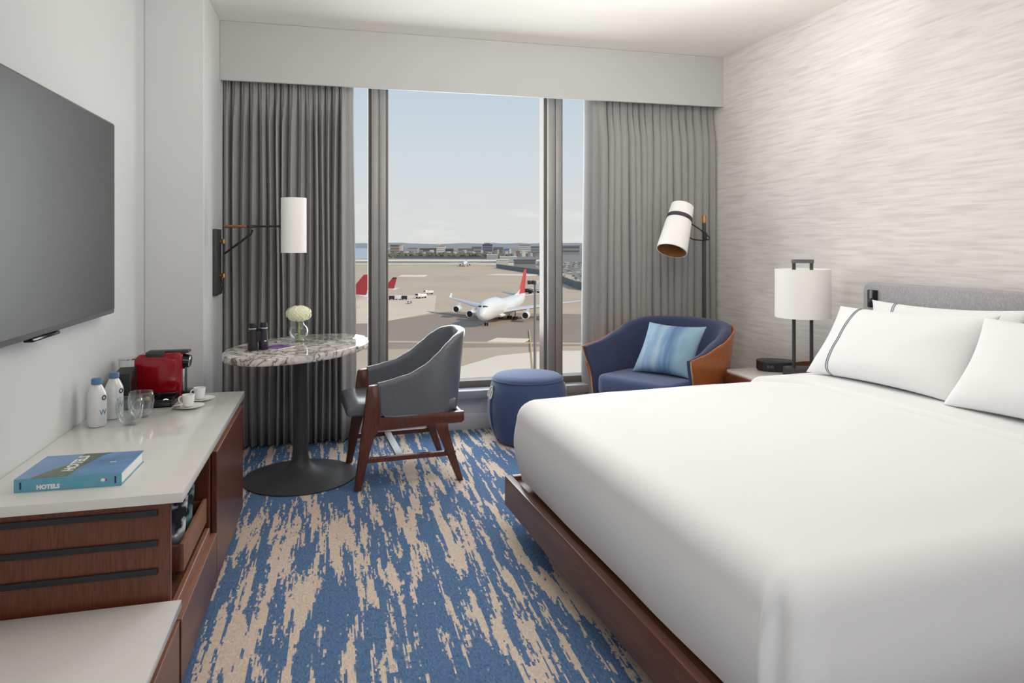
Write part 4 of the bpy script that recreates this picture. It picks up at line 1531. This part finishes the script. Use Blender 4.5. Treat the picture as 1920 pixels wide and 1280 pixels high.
X_['white'] = pm('aircraft_white', lin(240, 236, 232), 0.3, var=0.015, scale=0.6, coat=0.2)
X_['fin_red'] = pm('aircraft_red', lin(214, 62, 66), 0.35, var=0.05, scale=0.4)
X_['fin_dull'] = pm('aircraft_dull_red', lin(184, 62, 66), 0.4, var=0.05, scale=0.4)
X_['blue'] = pm('aircraft_blue', lin(60, 70, 140), 0.4, var=0.05, scale=0.4)
X_['alu'] = pm('wing_grey', lin(214, 208, 202), 0.35, var=0.03, scale=0.4)
X_['dark'] = pm('engine_dark', lin(46, 42, 42), 0.6, var=0.1, scale=1)
X_['tyre'] = pm('tyre_black', lin(36, 34, 34), 0.8, var=0.1, scale=2)
X_['steel'] = pm('mast_steel', lin(132, 130, 128), 0.5, var=0.05, scale=1)
X_['fence'] = pm('barrier_grey', lin(118, 120, 122), 0.9, var=0.08, scale=0.05)
X_['yellow'] = pm('yellow_line', lin(224, 196, 140), 0.9, var=0.06, scale=0.3)
X_['tree'] = pm('tree_green', lin(118, 114, 94), 1.0, var=0.25, scale=0.15)
X_['orange'] = pm('tug_orange', lin(150, 110, 90), 0.6, var=0.1, scale=1)


def slab(name, m, poly, h):
    """flat paved area, poly in (distance, lateral) metres"""
    pts = [W_(d, l) for d, l in poly]
    o = MB().prism([(p.x, p.y) for p in pts], 'z', GZ - 1.0, GZ + h).done(name, m, None, smooth=0)
    return struct(o)


slab('ground', X_['land'], [(20, -2500), (20, 2500), (14000, 14000), (14000, -14000)], 0.0)
slab('airfield', X_['asphalt'], [(60, -900), (60, 200), (330, 110), (480, 46), (700, 62), (900, -10), (1120, 40), (1160, -1500), (400, -1200)], 0.15)
slab('taxiway', X_['taxi'], [(196, -150), (228, 130), (300, 95), (322, -30), (275, -56), (262, -150)], 0.25)
slab('apron', X_['concrete'], [(262, -170), (275, -56), (322, -36), (420, -46), (436, -110), (436, -260)], 0.30)
slab('apron', X_['pale'], [(100, -140), (100, 120), (212, 110), (204, 9), (196, -4), (177, -14), (165, -40), (150, -140)], 0.30)
slab('grass_strip', X_['grass'], [(1000, -600), (1000, -60), (1090, -40), (1130, -600)], 0.3)
slab('runway', X_['pale'], [(1015, -700), (1060, 30), (1090, 30), (1050, -700)], 0.45)
slab('runway', X_['pale'], [(1250, -560), (1230, 60), (1330, 80), (1380, -560)], 0.45)
slab('bay', X_['water'], [(1420, -1400), (1420, -280), (5200, -900), (5200, -5200)], 0.3)
for poly in ([(655, -108), (655, -84), (690, -84), (690, -110)], [(690, -28), (675, 15), (705, 34), (715, -14)], [(222, -8), (220, 3), (229, 6), (231, -5)], [(480, 20), (475, 27), (500, 30)]):
    slab('pavement_patch', X_['pale'], poly, 0.55)
slab('taxi_line', X_['yellow'], [(170, 5.1), (170, 5.35), (252, 6.5), (252, 6.15)], 0.60)
slab('taxi_line', X_['concrete'], [(228, -120), (228.8, -120), (216, 60), (215.4, 60)], 0.60)

# hills behind the city
P = []
for k in range(4):
    row = []
    for i in range(90):
        l = -2600 + i * 70
        h = 32 + 9 * mnoise.noise(Vector((i * 0.19, 3, 0))) + 7 * mnoise.noise(Vector((i * 0.7, 7, 0))) + 6 * sst(0, 1500, l)
        row.append(W_(4600 + k * 350, l, [0, 0.9, 1.0, 0][k] * h))
    P.append(row)
struct(MB().grid(P).done('hills', X_['hill'], None, smooth=60))


# ------------------------------------------------------------------ aircraft
def loft(secs, n=20):
    """secs: (x, zc, half width, half height)"""
    P = []
    for x, zc, hw, hh in secs:
        P.append([(x, hw * math.cos(2 * PI * k / n), zc + hh * math.sin(2 * PI * k / n)) for k in range(n)])
    b = MB().grid(P, cv=True)
    return b


def aerofoil(root, tip, thick=0.10):
    """root/tip: (x leading, x trailing, y, z); a tapered wing with a rounded nose"""
    prof = [(0, 0), (.04, .45), (.15, .85), (.35, 1), (.65, .7), (1, .05), (.65, -.35), (.35, -.5), (.15, -.42), (.04, -.25)]
    P = []
    for t in (0, 0.33, 0.66, 1):
        xl = root[0] + (tip[0] - root[0]) * t
        xt = root[1] + (tip[1] - root[1]) * t
        y = root[2] + (tip[2] - root[2]) * t
        z = root[3] + (tip[3] - root[3]) * t
        c = xt - xl
        P.append([(xl + c * a, y, z + c * thick * q) for a, q in prof])
    b = MB().grid(P, cv=True)
    for row in (P[0], P[-1]):
        b.bm.faces.new([b.bm.verts.new(p) for p in row])
    return b


def vfin(root, tip, w=0.35):
    prof = [(0, 0), (.1, .7), (.4, 1), (1, .1), (.4, -1), (.1, -.7)]
    P = []
    for t in (0, 0.5, 1):
        xl = root[0] + (tip[0] - root[0]) * t
        xt = root[1] + (tip[1] - root[1]) * t
        z = root[2] + (tip[2] - root[2]) * t
        P.append([(xl + (xt - xl) * a, w * q * (1 - .5 * t), z) for a, q in prof])
    b = MB().grid(P, cv=True)
    b.bm.faces.new([b.bm.verts.new(p) for p in P[-1]])
    return b


def engine(root, x, y, z, L, R, wing_z):
    e = MB().lathe([(R * .80, .06 * L), (R * .93, 0), (R, .06 * L), (R * 1.04, .3 * L), (R * .95, .65 * L), (R * .62, L), (R * .45, L)], 28,
                   M=Matrix.Translation((x, y, z)) @ Matrix.Rotation(PI / 2, 4, 'Y')).done('engine', X_['white'], root, smooth=50)
    MB().lathe([(0, .1 * L), (R * .82, .05 * L)], 28, M=Matrix.Translation((x, y, z)) @ Matrix.Rotation(PI / 2, 4, 'Y')).done('fan', X_['dark'], e)
    MB().prism([(x + .25 * L, z + R * .8), (x + .95 * L, z + R * .5), (x + 1.3 * L, wing_z), (x + .8 * L, wing_z + .2)], 'y', y - .25, y + .25).done('pylon', X_['alu'], e)


def gear(root, nm, x, y, ztop, r, wheels, spread=0.6):
    g_ = MB().cyl((x, y, ztop), (x, y, r), 0.22, n=10).done(nm, X_['steel'], root)
    for wx in wheels:
        for wy in (-spread, spread):
            MB().cyl((x + wx, y + wy - .2, r), (x + wx, y + wy + .2, r), r, n=18).done('wheel', X_['tyre'], g_)


jb = thing('jumbo_jet', 'white four engined jumbo jet with red tail fin taxiing in the centre', 'airplane',
           tuple(W_(266.7, -9.9, 0.3)), math.atan2((FW * math.cos(math.radians(15)) + RT * math.sin(math.radians(15))).y, (FW * math.cos(math.radians(15)) + RT * math.sin(math.radians(15))).x))
secs = [(-7.8, 4.7, .05, .05), (-7.5, 4.75, .7, .75), (-6.6, 4.95, 1.5, 1.7), (-5, 5.35, 2.35, 2.75), (-3, 5.75, 2.85, 3.55), (0, 6.0, 3.15, 3.95), (4, 6.1, 3.25, 4.1),
        (12, 6.1, 3.25, 4.1), (17, 5.75, 3.25, 3.7), (21, 5.45, 3.25, 3.35), (30, 5.4, 3.25, 3.3), (40, 5.5, 3.25, 3.2), (48, 6.1, 2.8, 2.7), (55, 6.9, 1.9, 1.9), (60, 7.5, .9, 1.0), (62.5, 7.8, .1, .15)]
MB.loft = staticmethod(loft)
loft(secs, 28).done('fuselage', X_['white'], jb, smooth=70)
for s in (-1, 1):
    # cockpit glazing
    pts = [(-5.55, s * .35, 7.62), (-5.1, s * 1.1, 7.66), (-4.4, s * 1.75, 7.6), (-4.1, s * 1.95, 7.85), (-4.75, s * 1.15, 8.1), (-5.05, s * .3, 8.15)]
    b = MB()
    b.box(0, 1, 0, 1, 0, 1)
    b.bm.clear()
    for p in pts:
        pass
    o_ = Vector((-.12, s * .12, .06))
    A = [b.bm.verts.new(Vector(p) + o_) for p in pts]
    B = [b.bm.verts.new(Vector(p) - o_ * 3) for p in pts]
    b.bm.faces.new(A)
    b.bm.faces.new(B)
    for i in range(6):
        b.bm.faces.new((A[i], A[(i + 1) % 6], B[(i + 1) % 6], B[i]))
    b.done('cockpit_window', X_['dark'], jb, smooth=0)
    wg = aerofoil((15, 30.5, s * 2.6, 3.9), (41, 45.2, s * 30.5, 6.9), 0.085).done('wing', X_['alu'], jb, smooth=50)
    vf = vfin((41.4, 45.0, 6.9), (43.8, 45.6, 9.0), .2)
    vf.bm.transform(Matrix.Translation((0, s * 30.4, 0)))
    vf.done('winglet', X_['white'], wg)
    aerofoil((53, 60.5, s * 1.2, 7.4), (60.5, 63.4, s * 11, 8.6), 0.09).done('tailplane', X_['alu'], jb, smooth=50)
    engine(jb, 14.5, s * 11.7, 2.7, 5.6, 1.48, 4.9)
    engine(jb, 23.5, s * 20.8, 3.6, 5.6, 1.48, 5.9)
    gear(jb, 'wing_gear', 24.0, s * 5.2, 4, .62, (-.75, .75))
    gear(jb, 'body_gear', 27.0, s * 1.9, 3.2, .62, (-.75, .75))
gear(jb, 'nose_gear', 0.0, 0, 3, .6, (0,), .45)
MB().prism([(13, 1.9), (33, 2.0), (36, 3.2), (10, 3.2)], 'y', -3.0, 3.0, b=0.8).done('belly_fairing', X_['white'], jb, smooth=50)
fn = vfin((49, 61.5, 8.6), (60.4, 65.0, 19.4), .45).done('tail_fin', X_['fin_red'], jb, smooth=40)
fn['label'] = 'bright red tail fin'
MB().prism([(42, 8.7), (51.5, 8.6), (52.6, 11.2), (50, 10.0)], 'y', -.18, .18).done('fin_root', X_['white'], jb)


def jetliner(name, label, loc, heading, k, fin_mat, group=None, dark_tip=False, blue=False):
    r_ = thing(name, label, 'airplane', tuple(loc), heading, group)
    S = lambda *a: tuple(q * k for q in a)
    loft([S(-3.5, 3.2, .05, .05), S(-3.2, 3.2, .5, .5), S(-2, 3.4, 1.2, 1.3), S(0.5, 3.6, 1.85, 1.95), S(3, 3.7, 1.9, 2.0), S(22, 3.7, 1.9, 2.0), S(28, 4.0, 1.5, 1.5), S(33, 4.5, .7, .7), S(36, 4.8, .1, .15)], 20).done('fuselage', X_['white'], r_, smooth=70)
    for s in (-1, 1):
        aerofoil(S(11, 18, s * 1.6, 2.8), S(19, 21, s * 16.5, 4.2), 0.09).done('wing', X_['alu'], r_, smooth=50)
        aerofoil(S(30, 34, s * .7, 4.8), S(34, 36, s * 6, 5.3), 0.09).done('tailplane', X_['white'], r_, smooth=50)
        engine(r_, 9.5 * k, s * 5.4 * k, 1.7 * k, 4 * k, 1.05 * k, 3.0 * k)
        gear(r_, 'main_gear', 15 * k, s * 2.8 * k, 3 * k, .5 * k, (0,), .4 * k)
    gear(r_, 'nose_gear', 0, 0, 2.5 * k, .4 * k, (0,), .25 * k)
    f_ = vfin(S(27, 34, 5.2), S(33.2, 36, 12.3), .3 * k).done('tail_fin', fin_mat, r_, smooth=40)
    if dark_tip:
        vfin(S(32.4, 35.7, 11.5), S(33.3, 36.05, 12.35), .32 * k).done('fin_tip', X_['dark'], f_)
    if blue:
        MB().box(*S(27, 30.5, -1.62, 1.62, 4.5, 5.2)).done('blue_panel', X_['blue'], r_)
    return r_


hd = math.atan2((-RT).y, (-RT).x) + PI            # nose to the left of the photo
jetliner('jetliner', 'parked jet whose red fin shows right of the left mullion', W_(416, -101, .35), hd + math.radians(-10), 0.93, X_['fin_dull'], dark_tip=True)
jetliner('jetliner', 'parked jet whose red fin shows left of the left mullion', W_(338, -115, .35), hd + math.radians(-10), 1.36, X_['fin_dull'], blue=True)
jetliner('jetliner', 'small distant jet seen head on near the far runway', W_(945, -65, .2), math.atan2(FW.y, FW.x), 1.25, X_['blue'])

# ------------------------------------------------------------------ airfield vehicles
def truck(label, loc, rz, body, k=1.0):
    t = thing('service_truck', label, 'truck', tuple(loc), rz)
    MB().box(-2.6 * k, 0.9 * k, -1.1 * k, 1.1 * k, .7 * k, 2.0 * k, b=.08 * k).done('cargo_body', body, t)
    MB().box(1.0 * k, 2.6 * k, -1.05 * k, 1.05 * k, .6 * k, 2.3 * k, b=.15 * k).done('cab', X_['white'], t)
    MB().box(1.9 * k, 2.64 * k, -.95 * k, .95 * k, 1.5 * k, 2.1 * k).done('windscreen', X_['dark'], t)
    MB().box(-2.7 * k, 2.6 * k, -.5 * k, .5 * k, .45 * k, .7 * k).done('chassis', X_['dark'], t)
    for x in (-1.8, 1.7):
        for y in (-1, 1):
            MB().cyl((x * k, (y * .8) * k, .45 * k), (x * k, (y * 1.1) * k, .45 * k), .45 * k, n=14).done('wheel', X_['tyre'], t)
    return t


ha = math.atan2(FW.y, FW.x)
truck('white catering truck on the apron left of the jumbo jet', W_(400, -52.5, .35), ha + 2.4, X_['white'], 1.25)
truck('small white truck parked behind the catering truck', W_(432, -52, .35), ha + 2.2, X_['white'], 1.1)
truck('tiny brown tug alone on the beige apron', W_(365, -54, .35), ha + 2.9, X_['orange'], 0.62)
for i, (l, nm) in enumerate(((-67.5, 'baggage cart next to the red finned jet, at the left end of the row'), (-63.8, 'baggage cart in the middle of the row'), (-60.4, 'baggage cart at the right end of the row'))):
    c = thing('baggage_cart', nm, 'cart', tuple(W_(389, l, .35)), ha + PI / 2)
    MB().box(-1.5, 1.5, -.8, .8, .5, 2.2 if i != 1 else 2.4, b=.06).done('cart_body', X_['dark'] if i != 1 else X_['white'], c)
    MB().box(-1.6, 1.6, -.85, .85, .4, .52).done('bed_frame', X_['steel'], c)
    for x in (-1.1, 1.1):
        MB().cyl((x, -.85, .3), (x, .85, .3), .3, n=12).done('wheel_pair', X_['tyre'], c)
truck('service truck parked behind the jumbo jet beside the light mast', W_(440, 9, .2), ha + 1.2, X_['dark'], 1.5)
truck('white van behind the jumbo jet at the foot of the lamp head', W_(448, 15, .2), ha + 1.2, X_['white'], 1.3)

# light mast
lm = thing('light_mast', 'tall grey floodlight mast in front of the right mullion', 'light mast', tuple(W_(112, 3.7, 0.3)))
MB().tube([(0, 0, 0), (0, 0, 25.6)], [0.30, 0.17], 14).done('mast', X_['steel'], lm)
MB().box(-1.1, 1.1, -.12, .12, 25.2, 25.4).done('crossbar', X_['steel'], lm)
MB().box(-0.9, 0.9, -.5, .5, 24.2, 24.3).done('platform', X_['steel'], lm)
for x in (-1.0, -.35, .35, 1.0):
    MB().box(x - .25, x + .25, -.35, .15, 25.1, 25.7, b=.05).done('floodlight', X_['dark'] if x < 0 else X_['alu'], lm)

# ------------------------------------------------------------------ barrier, far buildings, trees, cars
def wall_line(name, label, cat, pts, h, t, m, nposts):
    r_ = thing(name, label, cat, tuple(W_(*pts[0])))
    o0 = W_(*pts[0])
    b = MB()
    for a, c in zip(pts, pts[1:]):
        p, q = W_(*a) - o0, W_(*c) - o0
        d = (q - p)
        n = Vector((-d.y, d.x, 0)).normalized() * t
        vs_ = [b.bm.verts.new(v) for v in (p - n, q - n, q + n, p + n)]
        us = [b.bm.verts.new(v + Vector((0, 0, h))) for v in (p - n, q - n, q + n, p + n)]
        for i in range(4):
            b.bm.faces.new((vs_[i], vs_[(i + 1) % 4], us[(i + 1) % 4], us[i]))
        b.bm.faces.new(us)
    b.done('wall_panels', m, r_, smooth=0)
    for a, c in zip(pts, pts[1:]):
        for k in range(nposts):
            p = (W_(*a) - o0).lerp(W_(*c) - o0, k / nposts)
            MB().box(p.x - .3, p.x + .3, p.y - .3, p.y + .3, 0, h + .4).done('post', m, r_, smooth=0)


wall_line('barrier_wall', 'long dark grey barrier running right behind the jumbo tail', 'barrier', [(900, -20, 0), (690, 32, 0), (480, 46, 0), (330, 112, 0)], 5.2, .4, X_['fence'], 8)
wall_line('barrier_wall', 'straight grey perimeter wall in front of the far trees', 'barrier', [(1480, -250, 0), (1460, -120, 0), (1440, -20, 0)], 4.2, .4, X_['fence'], 6)


def building(label, px0, px1, ytop, col, d=1750, deep=12, bands=0, tower=None, roof=None, name='building'):
    """extent given in metres: lateral px0..px1 (per mille of distance), height"""
    col = tuple(c * 0.72 + 186 * 0.28 for c in col)  # distance haze blended into the building colours
    m = pm('facade_hazed', lin(*col), 0.9, var=0.06, scale=0.05)
    l0, l1 = px0 * d / 1300, px1 * d / 1300
    h = 32 - (ytop * d / 1300)
    b_ = thing(name, label, 'building', tuple(W_(d, (l0 + l1) / 2)), -YAW)
    w2 = (l1 - l0) / 2 * 0.94
    MB().box(-w2, w2, 0, deep, 0, h).done('block', m, b_, smooth=0)
    dk = tuple(max(0, c - 46) for c in col)
    md = pm('window_dark', lin(*dk), 0.5, var=0.08, scale=0.05)
    for k in range(bands):
        z = h * (k + 0.65) / (bands + 0.2)
        MB().box(-w2 * .93, w2 * .93, -.25, 0.1, z, z + h / bands * .34).done('window_band', md, b_, smooth=0)
    MB().box(-w2 - .6, w2 + .6, -.6, deep + .6, h, h + 1.0).done('roof', pm('roof', lin(*(roof or dk)), 0.9, var=0.05, scale=.05), b_, smooth=0)
    if tower:
        a, c, e = tower
        MB().box(a * w2, c * w2, 2, deep * .6, h + 1.0, h + 1 + e).done('roof_tower', m, b_, smooth=0)
    return b_


# lateral positions are offsets from the optical axis in units of 1/1300 of the distance
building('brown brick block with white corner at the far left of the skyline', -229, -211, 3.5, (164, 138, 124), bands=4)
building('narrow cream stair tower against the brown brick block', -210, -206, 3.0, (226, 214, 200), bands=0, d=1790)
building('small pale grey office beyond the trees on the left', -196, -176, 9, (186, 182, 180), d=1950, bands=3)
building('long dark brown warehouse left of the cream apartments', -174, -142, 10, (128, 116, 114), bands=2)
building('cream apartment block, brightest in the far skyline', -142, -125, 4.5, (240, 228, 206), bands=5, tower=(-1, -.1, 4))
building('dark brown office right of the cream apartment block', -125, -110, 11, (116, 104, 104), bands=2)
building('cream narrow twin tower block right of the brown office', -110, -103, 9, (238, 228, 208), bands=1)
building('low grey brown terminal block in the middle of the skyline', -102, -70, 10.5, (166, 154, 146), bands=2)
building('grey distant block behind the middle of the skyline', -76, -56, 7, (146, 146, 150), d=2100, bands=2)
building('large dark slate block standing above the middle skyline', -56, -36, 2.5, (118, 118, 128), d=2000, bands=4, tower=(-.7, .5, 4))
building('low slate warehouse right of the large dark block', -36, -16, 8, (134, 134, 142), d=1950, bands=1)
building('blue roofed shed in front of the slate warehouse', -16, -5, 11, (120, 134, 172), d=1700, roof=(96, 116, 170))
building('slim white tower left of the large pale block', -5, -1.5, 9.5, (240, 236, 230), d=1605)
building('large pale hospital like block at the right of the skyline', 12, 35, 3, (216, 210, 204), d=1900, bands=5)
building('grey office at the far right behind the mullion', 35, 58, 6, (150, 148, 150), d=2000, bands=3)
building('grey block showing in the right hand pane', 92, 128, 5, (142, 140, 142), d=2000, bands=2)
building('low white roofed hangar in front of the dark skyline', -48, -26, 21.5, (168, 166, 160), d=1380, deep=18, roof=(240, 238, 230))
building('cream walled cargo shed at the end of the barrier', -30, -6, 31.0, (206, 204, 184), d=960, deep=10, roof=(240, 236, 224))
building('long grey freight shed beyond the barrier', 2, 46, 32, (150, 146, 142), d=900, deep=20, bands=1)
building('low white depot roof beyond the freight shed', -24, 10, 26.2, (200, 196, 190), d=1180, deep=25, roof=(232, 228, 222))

rnd = random.Random(9)
protos = []
for cname, c in (('cream', (226, 216, 200)), ('brown', (150, 128, 116)), ('grey', (158, 156, 156))):
    b = MB()
    b.box(-7, 7, -5, 5, 0, 7)
    b.prism([(-7.5, 7), (7.5, 7), (6.5, 9), (-6.5, 9)], 'y', -5.5, 5.5)
    protos.append((cname, b.done('house', pm('house_wall', lin(*c), 0.9, var=0.08, scale=.1), None, smooth=0)))
for i in range(54):
    cname, pr = protos[i % 3]
    t = pr if i < 3 else pr.copy()
    if i >= 3:
        COL.objects.link(t)
    px = -228 + i * 5.2 + rnd.uniform(-.8, .8)
    d = 1655 + 30 * (i % 2)
    t.location = W_(d, px * d / 1300)
    t.scale = (rnd.uniform(.45, .7), .8, rnd.uniform(.7, 1.9))
    t.rotation_euler = (0, 0, -YAW)
    tag(t, 'small %s house among the trees below the far skyline' % cname, 'house', '%s houses beyond the airfield' % cname)
proto = None
for i in range(43):
    px = -226 + i * 5.0 + rnd.uniform(-1, 1)
    d = 1490 + 42 * (i % 4) + rnd.uniform(-4, 4)
    if px > -22:
        px += 12
    if proto is None:
        b = MB()
        for k in range(4):
            b.ball((rnd.uniform(-3, 3), rnd.uniform(-3, 3), rnd.uniform(5, 8)), rnd.uniform(3.5, 5), 1, (1.2, 1.2, .9), .3, k)
        b.cyl((0, 0, 0), (0, 0, 5), .5, n=6)
        t = proto = b.done('tree', X_['tree'], None, smooth=0)
    else:
        t = proto.copy()
        COL.objects.link(t)
    t.location = W_(d, px * d / 1300)
    s = rnd.uniform(.7, 1.0)
    t.scale = (s * 1.15, s * 1.15, s * 1.15)
    t.rotation_euler = (0, 0, rnd.uniform(0, 6))
    tag(t, 'dark green tree in the row between airfield and far buildings', 'tree', 'trees beyond the airfield')

protos = []
for cname, c in (('white', (212, 206, 198)), ('brown', (120, 108, 98)), ('grey', (158, 150, 142))):
    b = MB()
    b.box(-2.2, 2.2, -.9, .9, .3, .95, b=.1)
    b.prism([(-1.5, .95), (1.1, .95), (.6, 1.5), (-1.1, 1.5)], 'y', -.8, .8)
    protos.append((cname, b.done('parked_car', pm('car_paint', lin(*c), 0.4, var=0.05, scale=.2), None, smooth=0)))
cells = []
for r_ in range(16):
    d = 545 + 40 * r_
    lat = ((33 if d > 900 else 71) + (1150 - d) * .057) * d / 1300
    while lat < 134 * d / 1300:
        cells.append((d, lat))
        lat += 8.5
rnd.shuffle(cells)
for i, (d, k) in enumerate(cells[:84]):
    cname, pr = protos[i % 3]
    t = pr if i < 3 else pr.copy()
    if i >= 3:
        COL.objects.link(t)
    t.location = W_(d + rnd.uniform(-7, 7), k + rnd.uniform(-.7, .7))
    t.scale = (1.15, 1.15, 1.15)
    t.rotation_euler = (0, 0, -YAW + rnd.choice((0, PI / 2)) + rnd.uniform(-.05, .05))
    tag(t, 'tiny %s parked car in the lot beyond the grey barrier' % cname, 'car', '%s cars in the lot beyond the barrier' % cname)
